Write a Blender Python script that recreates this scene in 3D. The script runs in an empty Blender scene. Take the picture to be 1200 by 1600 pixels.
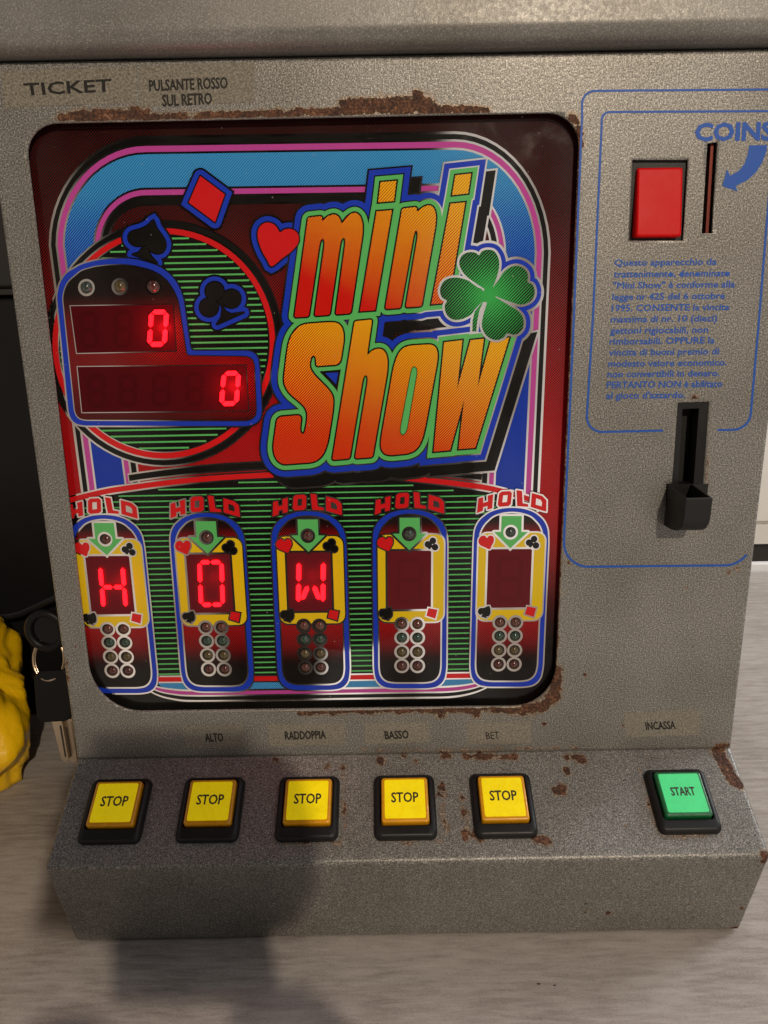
import bpy, bmesh, math, random
import numpy as np
from mathutils import Vector, Matrix
from mathutils.geometry import delaunay_2d_cdt
random.seed(7); np.random.seed(7)
PI = math.pi
sc = bpy.context.scene
COL = sc.collection

# ------------------------------------------------------------------ camera
CAM = np.array([-.00965, -.41808, .37898]); PITCH, ROLL, YAW, F = .25833, .01745, .00097, 1155.0
def cam_axes():
    cp, sp = math.cos(PITCH), math.sin(PITCH)
    r, f, d = np.array([1, 0, 0.]), np.array([0, cp, -sp]), np.array([0, -sp, -cp])
    cy, sy = math.cos(YAW), math.sin(YAW); Y = np.array([[cy, -sy, 0], [sy, cy, 0], [0, 0, 1]])
    r, f, d = Y @ r, Y @ f, Y @ d
    return r*math.cos(ROLL)+d*math.sin(ROLL), d*math.cos(ROLL)-r*math.sin(ROLL), f
CR, CD, CF = cam_axes()
cam = bpy.data.cameras.new('camera'); camo = bpy.data.objects.new('camera', cam); COL.objects.link(camo)
cam.sensor_fit = 'AUTO'; cam.sensor_width = 36; cam.lens = F/1600*36; cam.clip_start = .02; cam.clip_end = 60
camo.matrix_world = Matrix(((CR[0], -CD[0], -CF[0], CAM[0]), (CR[1], -CD[1], -CF[1], CAM[1]), (CR[2], -CD[2], -CF[2], CAM[2]), (0, 0, 0, 1)))
cam.dof.use_dof = False
sc.camera = camo

# ------------------------------------------------------------------ world, lamps, exposure
w = bpy.data.worlds.new('World'); sc.world = w; w.use_nodes = True
nt = w.node_tree; nt.nodes.clear()
def N(t, ty, **k):
    n = t.nodes.new(ty)
    for a, b in k.items(): setattr(n, a, b)
    return n
out = N(nt, 'ShaderNodeOutputWorld'); bg = N(nt, 'ShaderNodeBackground')
tc = N(nt, 'ShaderNodeTexCoord'); sep = N(nt, 'ShaderNodeSeparateXYZ')
nt.links.new(tc.outputs['Generated'], sep.inputs[0])
def wm_(op, a, b, c=None):
    n = N(nt, 'ShaderNodeMath', operation=op)
    for k, x in enumerate((a, b, c)):
        if x is None: continue
        if isinstance(x, (int, float)): n.inputs[k].default_value = x
        else: nt.links.new(x, n.inputs[k])
    return n.outputs[0]
def wr(x, a, b):
    n = N(nt, 'ShaderNodeMapRange', interpolation_type='SMOOTHSTEP'); n.inputs[1].default_value = a; n.inputs[2].default_value = b
    nt.links.new(x, n.inputs[0]); return n.outputs[0]
wx_, wz_ = sep.outputs[0], sep.outputs[2]                              # a room: pale walls left and right, darker in the middle
mR = wr(wm_('MULTIPLY_ADD', wz_, -.25, wx_), .015, .045); mL = wr(wm_('MULTIPLY', wm_('MULTIPLY_ADD', wz_, .25, wx_), -1), .29, .35)
c1 = N(nt, 'ShaderNodeMixRGB'); nt.links.new(mR, c1.inputs[0]); c1.inputs[1].default_value = (.085, .066, .056, 1); c1.inputs[2].default_value = (3.2, 2.98, 2.78, 1)
rx = N(nt, 'ShaderNodeMixRGB'); nt.links.new(mL, rx.inputs[0]); nt.links.new(c1.outputs[0], rx.inputs[1]); rx.inputs[2].default_value = (2.3, 2.02, 1.74, 1)
rz = N(nt, 'ShaderNodeValToRGB'); mz = N(nt, 'ShaderNodeMapRange')     # cool ceiling above
mz.inputs[1].default_value = -1; mz.inputs[2].default_value = 1
nt.links.new(sep.outputs[2], mz.inputs[0]); nt.links.new(mz.outputs[0], rz.inputs[0])
rz.color_ramp.elements[0].position = .0; rz.color_ramp.elements[0].color = (1.3, 1.25, 1.2, 1)
rz.color_ramp.elements[1].position = 1; rz.color_ramp.elements[1].color = (2.5, 2.7, 3.1, 1)
for p, c in ((.3, (1.3, 1.25, 1.2)), (.47, (.95, .92, .9)), (.58, (.8, .78, .75)), (.64, (.45, .42, .40)), (.78, (.5, .53, .60))):
    e = rz.color_ramp.elements.new(p); e.color = c+(1,)
mul = N(nt, 'ShaderNodeMixRGB', blend_type='MULTIPLY'); mul.inputs[0].default_value = 1
nt.links.new(rx.outputs[0], mul.inputs[1]); nt.links.new(rz.outputs[0], mul.inputs[2])
# upright light and dark streaks, added to the world to vary the foil's reflections
mpw = N(nt, 'ShaderNodeMapping'); mpw.inputs['Scale'].default_value = (14, 14, 3); nt.links.new(tc.outputs['Generated'], mpw.inputs[0])
nw = N(nt, 'ShaderNodeTexNoise'); nw.inputs['Scale'].default_value = 1; nw.inputs['Detail'].default_value = 4; nt.links.new(mpw.outputs[0], nw.inputs['Vector'])
rw = N(nt, 'ShaderNodeValToRGB'); nt.links.new(nw.outputs['Fac'], rw.inputs[0])
rw.color_ramp.elements[0].position = .36; rw.color_ramp.elements[0].color = (.38, .34, .31, 1); rw.color_ramp.elements[1].position = .6; rw.color_ramp.elements[1].color = (1.1, 1.1, 1.1, 1)
mul2 = N(nt, 'ShaderNodeMixRGB', blend_type='MULTIPLY'); mul2.inputs[0].default_value = 1
nt.links.new(mul.outputs[0], mul2.inputs[1]); nt.links.new(rw.outputs[0], mul2.inputs[2]); nt.links.new(mul2.outputs[0], bg.inputs[0]); bg.inputs[1].default_value = .225
nt.links.new(bg.outputs[0], out.inputs[0])

def area(name, loc, target, size, power, color, shape='DISK'):
    l = bpy.data.lights.new(name, 'AREA'); l.shape = shape; l.size = size; l.energy = power; l.color = color
    o = bpy.data.objects.new(name, l); COL.objects.link(o); o.location = loc
    o.rotation_euler = (Vector(target)-Vector(loc)).to_track_quat('-Z', 'Y').to_euler()
    return o
area('ceiling_lamp', (.47, -1.88, 1.28), (0, 0, .25), .045, 29, (1, .83, .64))
area('side_window', (1.25, .30, .80), (.45, .45, .0), .4, 8.5, (.95, .97, 1))
sc.view_settings.view_transform = 'Standard'; sc.view_settings.look = 'None'
sc.view_settings.gamma = 1; sc.view_settings.use_curve_mapping = False; sc.view_settings.exposure = 0

# ------------------------------------------------------------------ helpers
def hitp(px, p0, n):
    v = CF + CR*(px[0]-600)/F + CD*(px[1]-800)/F
    return CAM + v*(np.dot(np.array(p0)-CAM, n)/np.dot(v, n))
def hity(px, y=0.0): return hitp(px, (0, y, 0), np.array([0, 1., 0]))
def hitz(px, z=0.0): return hitp(px, (0, 0, z), np.array([0, 0, 1.]))
S0 = np.array([0, 0, .108]); S1 = np.array([0, -.05714, .07437])
SD = (S1-S0)/np.linalg.norm(S1-S0); SN = np.array([0, SD[2], -SD[1]])      # down the shelf, and out of it
def hits(px, h=0.0): return hitp(px, S0+SN*h, SN)
ART_Y = .006; DL = 4.5e-5
def artp(px, layer): return hity(px, ART_Y-layer*DL)

def lin(c): return tuple(((v/255)/12.92 if v/255 <= .04045 else ((v/255+.055)/1.055)**2.4) for v in c)
def setp(o, label=None, cat=None, group=None, kind=None):
    for k, v in (('label', label), ('category', cat), ('group', group), ('kind', kind)):
        if v: o[k] = v
    return o
def empty(name, loc=(0, 0, 0), **k):
    o = bpy.data.objects.new(name, None); o.empty_display_size = .02; COL.objects.link(o); o.location = loc; return setp(o, **k)
def link(name, me, mats, parent=None, loc=None, smooth=False):
    o = bpy.data.objects.new(name, me); COL.objects.link(o)
    if not isinstance(mats, (list, tuple)): mats = [mats]
    if not me.materials:
        for m in mats: me.materials.append(m)
    if smooth:
        for p in me.polygons: p.use_smooth = True
    if parent: o.parent = parent
    if loc is not None: o.location = loc
    return o
def mesh(name, verts, faces, mats, parent=None, midx=None, smooth=False):
    me = bpy.data.meshes.new(name); me.from_pydata([tuple(map(float, v)) for v in verts], [], faces)
    if midx: me.polygons.foreach_set('material_index', midx)
    me.update()
    return link(name, me, mats, parent, smooth=smooth)
def from_bm(name, bm, mats, parent=None, smooth=False, loc=None):
    me = bpy.data.meshes.new(name); bmesh.ops.recalc_face_normals(bm, faces=bm.faces); bm.to_mesh(me); bm.free()
    return link(name, me, mats, parent, loc, smooth)
def bevel(o, wd, seg=3, ang=35):
    m = o.modifiers.new('bevel', 'BEVEL'); m.width = wd; m.segments = seg; m.limit_method = 'ANGLE'; m.angle_limit = math.radians(ang)
    for p in o.data.polygons: p.use_smooth = True
    m2 = o.modifiers.new('wn', 'WEIGHTED_NORMAL'); m2.keep_sharp = False
    return o
def box_bm(bm, a, b):
    vs = [bm.verts.new((x, y, z)) for x in (a[0], b[0]) for y in (a[1], b[1]) for z in (a[2], b[2])]
    for f in ((0, 1, 3, 2), (4, 6, 7, 5), (0, 4, 5, 1), (2, 3, 7, 6), (0, 2, 6, 4), (1, 5, 7, 3)): bm.faces.new([vs[i] for i in f])
def prism(name, loop_a, loop_b, mats, parent=None, capa=False):
    """closed side wall between two loops, capped at b"""
    n = len(loop_a); v = list(loop_a)+list(loop_b)
    f = [(i, (i+1) % n, n+(i+1) % n, n+i) for i in range(n)]+[tuple(range(n, 2*n))]
    if capa: f.append(tuple(reversed(range(n))))
    o = mesh(name, v, f, mats, parent)
    bm = bmesh.new(); bm.from_mesh(o.data); bmesh.ops.recalc_face_normals(bm, faces=bm.faces); bm.to_mesh(o.data); bm.free()
    return o

# ------------------------------------------------------------------ 2-D outlines (photo pixels, then laid on a real plane)
def sarea(p): return .5*sum(p[i][0]*p[(i+1) % len(p)][1]-p[(i+1) % len(p)][0]*p[i][1] for i in range(len(p)))
def ccw(p): return list(p) if sarea(p) > 0 else list(reversed(p))
def rnd(pts, r, seg=5):
    """round the corners of a polygon; r one number or one per corner"""
    o = []; n = len(pts)
    for i in range(n):
        p = Vector(pts[i][:2]); a = Vector(pts[i-1][:2]); b = Vector(pts[(i+1) % n][:2])
        rr = r[i] if isinstance(r, (list, tuple)) else r
        u, v = (a-p), (b-p); la, lb = u.length, v.length
        if rr <= 0 or la < 1e-6 or lb < 1e-6: o.append(tuple(p)); continue
        u /= la; v /= lb
        t = min(rr, la*.49, lb*.49)
        p0, p1 = p+u*t, p+v*t
        for k in range(seg+1):
            s = k/seg; q = p0*(1-s)**2+p*2*s*(1-s)*.75+p*0+p1*s*s
            q = (p0*(1-s)**3+(p0+(p-p0)*.55)*3*s*(1-s)**2+(p1+(p-p1)*.55)*3*s*s*(1-s)+p1*s**3)
            o.append(tuple(q))
    return o
def cat(pts, seg=4, closed=True):
    n = len(pts); o = []
    for i in range(n if closed else n-1):
        g = lambda k: np.array(pts[k % n] if closed else pts[min(max(k, 0), n-1)], float)
        p0, p1, p2, p3 = g(i-1), g(i), g(i+1), g(i+2)
        for k in range(seg):
            t = k/seg
            o.append(tuple(.5*((2*p1)+(p2-p0)*t+(2*p0-5*p1+4*p2-p3)*t*t+(3*p1-p0-3*p2+p3)*t**3)))
    if not closed: o.append(tuple(pts[-1]))
    return o
def circ(c, rx, ry=None, n=24): return [(c[0]+rx*math.cos(2*PI*k/n), c[1]+(ry or rx)*math.sin(2*PI*k/n)) for k in range(n)]
def grow(poly, w, miter=2.2):
    """pieces whose union is the polygon grown by w"""
    p = ccw(poly); n = len(p); out = [p]
    q = [x for i, x in enumerate(p) if math.dist(x, p[i-1]) > 1e-4]; n = len(q)
    nr = []
    for i in range(n):
        a, b = q[i], q[(i+1) % n]; dx, dy = b[0]-a[0], b[1]-a[1]; l = math.hypot(dx, dy); nr.append((dy/l, -dx/l))
    for i in range(n):
        a, b = q[i], q[(i+1) % n]; m = nr[i]
        out.append([a, (a[0]+m[0]*w, a[1]+m[1]*w), (b[0]+m[0]*w, b[1]+m[1]*w), b])
        m0 = nr[i-1]; cr = m0[0]*m[1]-m0[1]*m[0]; dt = m0[0]*m[0]+m0[1]*m[1]
        if cr > 1e-3:
            k = 1/(1+dt) if dt > -.95 else 9
            ln = math.sqrt(2*k) if k < 9 else 9
            p0, p1 = (a[0]+m0[0]*w, a[1]+m0[1]*w), (a[0]+m[0]*w, a[1]+m[1]*w)
            if ln < miter: out.append([a, p0, (a[0]+(m0[0]+m[0])*k*w, a[1]+(m0[1]+m[1])*k*w), p1])
            else:
                a0, a1 = math.atan2(m0[1], m0[0]), math.atan2(m[1], m[0])
                if a1 < a0: a1 += 2*PI
                out.append([a]+[(a[0]+w*math.cos(a0+(a1-a0)*s/6), a[1]+w*math.sin(a0+(a1-a0)*s/6)) for s in range(7)])
    return out
def strip(pts, w):
    """an open line of half-width w"""
    q = [np.array(p, float) for p in pts]; L, R_ = [], []
    for i, p in enumerate(q):
        a = q[max(i-1, 0)]; b = q[min(i+1, len(q)-1)]; t = (b-a)/np.linalg.norm(b-a); m = np.array([t[1], -t[0]])*w
        L.append(tuple(p+m)); R_.append(tuple(p-m))
    return L+R_[::-1]
def loop_strip(pts, w):
    p = ccw(pts); n = len(p); q = [np.array(x, float) for x in p]; o = []; ii = []
    for i in range(n):
        t = q[(i+1) % n]-q[i-1]; t /= np.linalg.norm(t); m = np.array([t[1], -t[0]])*w
        o.append(tuple(q[i]+m)); ii.append(tuple(q[i]-m))
    return [[o[i], o[(i+1) % n], ii[(i+1) % n], ii[i]] for i in range(n)]
def union(polys):
    vs, fs = [], []
    for p in polys:
        p = ccw(p)
        if abs(sarea(p)) < 1e-5: continue
        fs.append(list(range(len(vs), len(vs)+len(p)))); vs += [Vector(x) for x in p]
    r = delaunay_2d_cdt(vs, [], fs, 1, 1e-4)
    return r[0], [f_ for f_, o_ in zip(r[2], r[5]) if o_]
class Sheet:
    """printed layers on one plane, each layer a hair above the one below"""
    def __init__(s): s.v, s.f, s.m, s.mats = [], [], [], []
    def put(s, polys, mat, layer, off=0, mapf=artp, miter=2.2):
        if polys and not isinstance(polys[0][0], (tuple, list)): polys = [polys]
        if off:
            pp = []
            for p in polys: pp += grow(p, off, miter)
            polys = pp
        v, f = union(polys)
        if mat not in s.mats: s.mats.append(mat)
        k = s.mats.index(mat); b = len(s.v)
        s.v += [mapf(x, layer) for x in v]
        for t in f:
            t = [b+i for i in t]
            a, c, d = (s.v[i] for i in t[:3])
            if np.dot(np.cross(c-a, d-a), CAM-a) < 0: t.reverse()
            s.f.append(t); s.m.append(k)
    def build(s, name, parent, origin=None):
        v = s.v if origin is None else [p-origin for p in s.v]
        o = mesh(name, v, s.f, s.mats, parent, s.m)
        if origin is not None: o.location = origin
        return o

# ------------------------------------------------------------------ materials
def mat(name, col=(.5, .5, .5), rough=.5, metal=0, spec=.5, coat=0, coat_r=.03, emit=None, es=0, **k):
    m = bpy.data.materials.new(name); m.use_nodes = True; b = m.node_tree.nodes['Principled BSDF']
    b.inputs['Base Color'].default_value = tuple(col)+(1,); b.inputs['Roughness'].default_value = rough
    b.inputs['Metallic'].default_value = metal; b.inputs['Specular IOR Level'].default_value = spec
    b.inputs['Coat Weight'].default_value = coat; b.inputs['Coat Roughness'].default_value = coat_r
    if emit: b.inputs['Emission Color'].default_value = tuple(emit)+(1,); b.inputs['Emission Strength'].default_value = es
    for a, v in k.items(): b.inputs[a.replace('_', ' ')].default_value = v
    return m
def nodes(m): return m.node_tree, m.node_tree.nodes['Principled BSDF']
def math_(t, op, a, b=None, c=None):
    n = N(t, 'ShaderNodeMath', operation=op)
    for i, x in enumerate((a, b, c)):
        if x is None: continue
        if isinstance(x, (int, float)): n.inputs[i].default_value = x
        else: t.links.new(x, n.inputs[i])
    return n.outputs[0]
def noise(t, co, scale, detail=3, rough=.5, dist=0):
    n = N(t, 'ShaderNodeTexNoise'); n.inputs['Scale'].default_value = scale; n.inputs['Detail'].default_value = detail
    n.inputs['Roughness'].default_value = rough; n.inputs['Distortion'].default_value = dist
    t.links.new(co, n.inputs['Vector']); return n.outputs['Fac']
def ramp(t, fac, els, interp='LINEAR'):
    n = N(t, 'ShaderNodeValToRGB'); cr = n.color_ramp; cr.interpolation = interp
    while len(cr.elements) > 1: cr.elements.remove(cr.elements[-1])
    for i, (p, c) in enumerate(els):
        e = cr.elements[0] if i == 0 else cr.elements.new(p)
        e.position = p; e.color = (tuple(c) if isinstance(c, (tuple, list)) else (c, c, c))+(1,)
    t.links.new(fac, n.inputs[0]); return n.outputs[0]
def mixc(t, fac, a, b):
    n = N(t, 'ShaderNodeMixRGB')
    for i, x in enumerate((fac, a, b)):
        if isinstance(x, (int, float)): n.inputs[i].default_value = x
        elif isinstance(x, tuple): n.inputs[i].default_value = x+(1,)
        else: t.links.new(x, n.inputs[i])
    return n.outputs[0]


def dusty(t, col):
    """specks of dust and hairline smears lying on the glazing"""
    g = N(t, 'ShaderNodeNewGeometry'); v = N(t, 'ShaderNodeTexVoronoi'); v.inputs['Scale'].default_value = 170; t.links.new(g.outputs['Position'], v.inputs['Vector'])
    sp_ = math_(t, 'LESS_THAN', v.outputs['Distance'], .07); ra = math_(t, 'GREATER_THAN', noise(t, g.outputs['Position'], 90, 3, .7), .54)
    mp = N(t, 'ShaderNodeMapping'); mp.inputs['Rotation'].default_value = (0, .5, 0); mp.inputs['Scale'].default_value = (3, 1, 60); t.links.new(g.outputs['Position'], mp.inputs[0])
    hl = ramp(t, noise(t, mp.outputs[0], 14, 5, .7), ((.66, 0), (.74, .10)))
    film = ramp(t, noise(t, g.outputs['Position'], 11, 4, .6), ((.35, .0), (.75, .035)))
    f = math_(t, 'ADD', math_(t, 'MULTIPLY', math_(t, 'MULTIPLY', sp_, ra), .45), math_(t, 'ADD', hl, film))
    return mixc(t, f, col, (.32, .29, .25))
INK = .80
def ink(name, rgb, k=1.0):
    c = tuple(min(.9, v*k*INK) for v in lin(rgb))
    m = mat(name, c, .5, spec=.03, coat=.5, coat_r=.03); t, b = nodes(m); t.links.new(dusty(t, tuple(c)), b.inputs['Base Color']); g = N(t, 'ShaderNodeNewGeometry')
    sm_ = noise(t, g.outputs['Position'], 32, 4, .65, .6)             # smears on the glazing
    t.links.new(ramp(t, sm_, ((.42, .015), (.7, .22))), b.inputs['Coat Roughness']); return m
def hatch(name, ca, cb, els, ax=0, az=1, z0=0, span=1, x0=0, radial=None, pitch=.00105, soft=.25, sgn=1):
    """line screen: share of colour b grows along a direction of the sheet"""
    m = ink(name, (0, 0, 0)); t, b = nodes(m)
    tc = N(t, 'ShaderNodeTexCoord'); g = N(t, 'ShaderNodeNewGeometry'); s = N(t, 'ShaderNodeSeparateXYZ'); t.links.new(g.outputs['Position'], s.inputs[0])
    X, Z = s.outputs[0], s.outputs[2]
    if radial:
        dx = math_(t, 'SUBTRACT', X, radial[0]); dz = math_(t, 'SUBTRACT', Z, radial[1])
        fac = math_(t, 'DIVIDE', math_(t, 'SQRT', math_(t, 'ADD', math_(t, 'MULTIPLY', dx, dx), math_(t, 'MULTIPLY', dz, dz))), radial[2])
    else:
        lx = math_(t, 'MULTIPLY', math_(t, 'SUBTRACT', X, x0), ax); lz = math_(t, 'MULTIPLY', math_(t, 'SUBTRACT', Z, z0), az)
        fac = math_(t, 'DIVIDE', math_(t, 'ADD', lx, lz), span)
    thr = ramp(t, fac, els)
    u = math_(t, 'FRACT', math_(t, 'DIVIDE', math_(t, 'ADD', math_(t, 'MULTIPLY', X, -sgn), Z), pitch*1.414))
    tri = math_(t, 'ABSOLUTE', math_(t, 'SUBTRACT', math_(t, 'MULTIPLY', u, 2), 1))
    tri = math_(t, 'ADD', math_(t, 'MULTIPLY', tri, 1-soft), soft/2)
    d = math_(t, 'DIVIDE', math_(t, 'SUBTRACT', thr, tri), soft)
    d = N(t, 'ShaderNodeClamp'); mm = math_(t, 'ADD', math_(t, 'DIVIDE', math_(t, 'SUBTRACT', thr, tri), soft), .5); t.links.new(mm, d.inputs[0])
    t.links.new(dusty(t, mixc(t, d.outputs[0], tuple(INK*v for v in lin(ca)), tuple(INK*v for v in lin(cb)))), b.inputs['Base Color'])
    return m

def paint(name, k=1.0):
    """hammered silver-grey enamel with rust where the mesh's 'rust' values say"""
    m = mat(name, (.2, .2, .18), .5, metal=.25, spec=.4); t, b = nodes(m)
    g = N(t, 'ShaderNodeNewGeometry'); co = g.outputs['Position']
    fine = noise(t, co, 1300, 2, .62); mid = noise(t, co, 520, 2, .5); big = noise(t, co, 14, 4, .6)
    base = ramp(t, fine, ((.28, tuple(.222-(.222-c)*k for c in (.046, .045, .043))), (.5, (.172, .169, .160)), (.72, tuple(.222+(c-.222)*k for c in (.45, .445, .425)))))
    tint = ramp(t, big, ((.28, (.76, .74, .70)), (.5, (.95, .94, .92)), (.7, (1.08, 1.07, 1.05))))
    mu = N(t, 'ShaderNodeMixRGB', blend_type='MULTIPLY'); mu.inputs[0].default_value = 1; t.links.new(base, mu.inputs[1]); t.links.new(tint, mu.inputs[2])
    at = N(t, 'ShaderNodeAttribute', attribute_name='rust')
    rn = noise(t, co, 170, 5, .65); rn2 = noise(t, co, 700, 3, .7)
    r = math_(t, 'ADD', at.outputs['Fac'], math_(t, 'MULTIPLY', math_(t, 'SUBTRACT', rn, .5), 1.5))
    # scattered pinholes of rust
    vo = N(t, 'ShaderNodeTexVoronoi'); vo.inputs['Scale'].default_value = 26; t.links.new(co, vo.inputs['Vector'])
    pin = math_(t, 'LESS_THAN', math_(t, 'ADD', vo.outputs['Distance'], math_(t, 'MULTIPLY', rn2, .02)), .034)
    stain = ramp(t, r, ((.26, 0), (.46, .8), (.5, 1)))
    core = ramp(t, r, ((.50, 0), (.60, 1)))
    rustc = ramp(t, math_(t, 'ADD', math_(t, 'MULTIPLY', rn2, .6), math_(t, 'MULTIPLY', noise(t, co, 120, 4, .7), .4)), ((.36, (.014, .008, .007)), (.48, (.052, .022, .013)), (.57, (.14, .058, .026)), (.70, (.34, .22, .15))))
    c1 = mixc(t, math_(t, 'MULTIPLY', stain, .62), mu.outputs[0], (.17, .085, .03))
    flake = math_(t, 'MULTIPLY', ramp(t, r, ((.43, 0), (.47, 1), (.51, 1), (.54, 0))), ramp(t, rn2, ((.48, 0), (.58, .8))))
    c1 = mixc(t, flake, c1, (.52, .44, .33))
    c2 = mixc(t, core, c1, rustc)
    c3 = mixc(t, math_(t, 'MULTIPLY', pin, .85), c2, (.035, .018, .01))
    t.links.new(c3, b.inputs['Base Color'])
    rr = math_(t, 'ADD', math_(t, 'MULTIPLY', mid, .25), .30)
    t.links.new(math_(t, 'ADD', rr, math_(t, 'MULTIPLY', core, .35)), b.inputs['Roughness'])
    t.links.new(math_(t, 'MULTIPLY', math_(t, 'SUBTRACT', 1, core), .28), b.inputs['Metallic'])
    h = math_(t, 'ADD', math_(t, 'MULTIPLY', mid, .6), math_(t, 'MULTIPLY', fine, .35))
    h = math_(t, 'ADD', h, math_(t, 'MULTIPLY', core, math_(t, 'ADD', 1.2, math_(t, 'MULTIPLY', rn2, 3.0))))
    bp = N(t, 'ShaderNodeBump'); bp.inputs['Strength'].default_value = .75*k; bp.inputs['Distance'].default_value = .0003
    t.links.new(h, bp.inputs['Height']); t.links.new(bp.outputs[0], b.inputs['Normal'])
    return m
PAINT = paint('hammered_grey_enamel'); PAINT2 = paint('smooth_grey_enamel', .45)
BLACKPL = mat('black_plastic', (.008, .008, .0085), .38, spec=.3)
def worn(m, sc_=900, lo=.25, hi=.6, bump=.00008):
    t, b = nodes(m); g = N(t, 'ShaderNodeNewGeometry'); n = noise(t, g.outputs['Position'], sc_, 4, .6); n2 = noise(t, g.outputs['Position'], 60, 4, .6)
    t.links.new(math_(t, 'ADD', math_(t, 'MULTIPLY', n2, hi-lo), lo), b.inputs['Roughness'])
    bp = N(t, 'ShaderNodeBump'); bp.inputs['Distance'].default_value = bump; bp.inputs['Strength'].default_value = .6
    t.links.new(n, bp.inputs['Height']); t.links.new(bp.outputs[0], b.inputs['Normal']); return m
worn(BLACKPL)
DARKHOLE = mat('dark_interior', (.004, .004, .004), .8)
BLUEINK = mat('blue_silkscreen', lin((30, 80, 165)), .5, spec=.3)
BLACKINK = mat('black_print', (.012, .011, .010), .5, spec=.3)
CHROME = mat('mirror_foil', (.80, .78, .76), .05, metal=1)
K = ink('ink_black', (10, 10, 10)); INKBLUE = ink('ink_blue', (22, 58, 190)); INKGREEN = ink('ink_green', (92, 190, 104))
INKRED = ink('ink_red', (212, 22, 28)); INKPINK = ink('ink_pink', (190, 72, 160)); INKYEL = ink('ink_yellow', (228, 196, 20))
WINRED = mat('display_filter', (.062, .0025, .005), .3, spec=.12); WINR2 = mat('display_filter_plate', (.10, .006, .011), .3, spec=.2)
GHOST = mat('display_segment_off', (.052, .0022, .0042), .3, spec=.12); GHOST2 = mat('display_segment_off_plate', (.088, .0055, .0095), .3, spec=.2)
LED = mat('display_segment_lit', (.2, .01, .01), .4, emit=(1, .002, .007), es=6)
def zt(y): return float(hity((870, y), ART_Y)[2])
Ztop, Zbot = zt(180), zt(1105)
def els_y(lst): return [((Ztop-zt(y))/(Ztop-Zbot), v) for y, v in lst]
BASE = hatch('ink_red_screen', (12, 7, 7), (186, 10, 20), els_y(((180, .12), (330, .18), (450, .32), (560, .48), (680, .68), (800, .74), (850, .6), (930, .25), (1010, .02))), az=-1, z0=Ztop, span=Ztop-Zbot)
PLATE = hatch('ink_red_plate_screen', (10, 6, 6), (172, 10, 20), els_y(((800, 0), (812, .1), (835, .62), (960, .7), (975, .62), (1000, .42), (1022, .12), (1035, 0))), az=-1, z0=Ztop, span=Ztop-Zbot)
SCOREM = hatch('ink_red_score_screen', (12, 5, 6), (150, 8, 18), els_y(((420, 0), (445, .05), (490, .45), (560, .55), (640, .3), (655, .1))), az=-1, z0=Ztop, span=Ztop-Zbot)
SKY = hatch('ink_sky_screen', (16, 56, 176), (62, 158, 214), els_y(((220, .74), (290, .66), (340, .42), (400, .25), (470, .02))), az=-1, z0=Ztop, span=Ztop-Zbot)
SKYB = hatch('ink_sky_screen_bottom', (18, 60, 150), (78, 170, 226), ((0, .6), (1, .6)))
zm0, zm1 = zt(280), zt(495)
MINI = hatch('ink_gold_screen_mini', (240, 190, 20), (206, 18, 14), ((0, .26), (.2, .3), (.55, .55), (.9, .8), (1, .95)), ax=-.45, az=-1, x0=.05, z0=zm0, span=(zm0-zm1)*1.32, pitch=.00115)
zs0, zs1 = zt(500), zt(725)
SHOW = hatch('ink_gold_screen_show', (242, 192, 20), (206, 20, 14), ((0, .26), (.2, .3), (.5, .55), (.8, .78), (1, .86)), ax=-.3, az=-1, x0=.07, z0=zs0, span=(zs0-zs1)*1.3, pitch=.00108)
cc = hity((764, 462), ART_Y)
CLOVER = hatch('ink_clover_screen', (54, 180, 84), (6, 14, 8), ((0, .05), (.15, .22), (.45, .52), (.8, .74), (1, .82)), radial=(float(cc[0]), float(cc[2]), .033), pitch=.00125)

# ------------------------------------------------------------------ setting: table, wall
def table_mat():
    m = mat('grey_laminate', (.3, .28, .26), .5, spec=.35); t, b = nodes(m)
    g = N(t, 'ShaderNodeNewGeometry'); mp = N(t, 'ShaderNodeMapping'); mp.inputs['Scale'].default_value = (1, 7, 1); t.links.new(g.outputs['Position'], mp.inputs[0])
    a = noise(t, mp.outputs[0], 34, 8, .72, .3); mp2 = N(t, 'ShaderNodeMapping'); mp2.inputs['Scale'].default_value = (1, 5, 1); t.links.new(g.outputs['Position'], mp2.inputs[0])
    f = noise(t, mp2.outputs[0], 560, 4, .8); big = noise(t, g.outputs['Position'], 9, 4, .6)
    s = math_(t, 'ADD', math_(t, 'MULTIPLY', a, .42), math_(t, 'ADD', math_(t, 'MULTIPLY', f, .45), math_(t, 'MULTIPLY', big, .25)))
    c = ramp(t, s, ((.40, (.14, .122, .110)), (.51, (.285, .255, .232)), (.60, (.40, .366, .340)), (.76, (.50, .465, .44))))
    vo = N(t, 'ShaderNodeTexVoronoi'); vo.inputs['Scale'].default_value = 55; mp3 = N(t, 'ShaderNodeMapping'); mp3.inputs['Scale'].default_value = (.7, 1.2, 1)
    t.links.new(g.outputs['Position'], mp3.inputs[0]); t.links.new(mp3.outputs[0], vo.inputs['Vector'])
    rare = math_(t, 'GREATER_THAN', noise(t, g.outputs['Position'], 18, 2), .56)
    pit = math_(t, 'MULTIPLY', math_(t, 'LESS_THAN', vo.outputs['Distance'], .05), rare)
    t.links.new(mixc(t, math_(t, 'MULTIPLY', pit, .85), c, (.02, .016, .014)), b.inputs['Base Color'])
    t.links.new(math_(t, 'ADD', math_(t, 'MULTIPLY', f, .25), .36), b.inputs['Roughness'])
    bp = N(t, 'ShaderNodeBump'); bp.inputs['Distance'].default_value = .0003; bp.inputs['Strength'].default_value = .5
    t.links.new(s, bp.inputs['Height']); t.links.new(bp.outputs[0], b.inputs['Normal'])
    return m
TBACK = float(hitz((1186, 893))[1])
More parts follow.
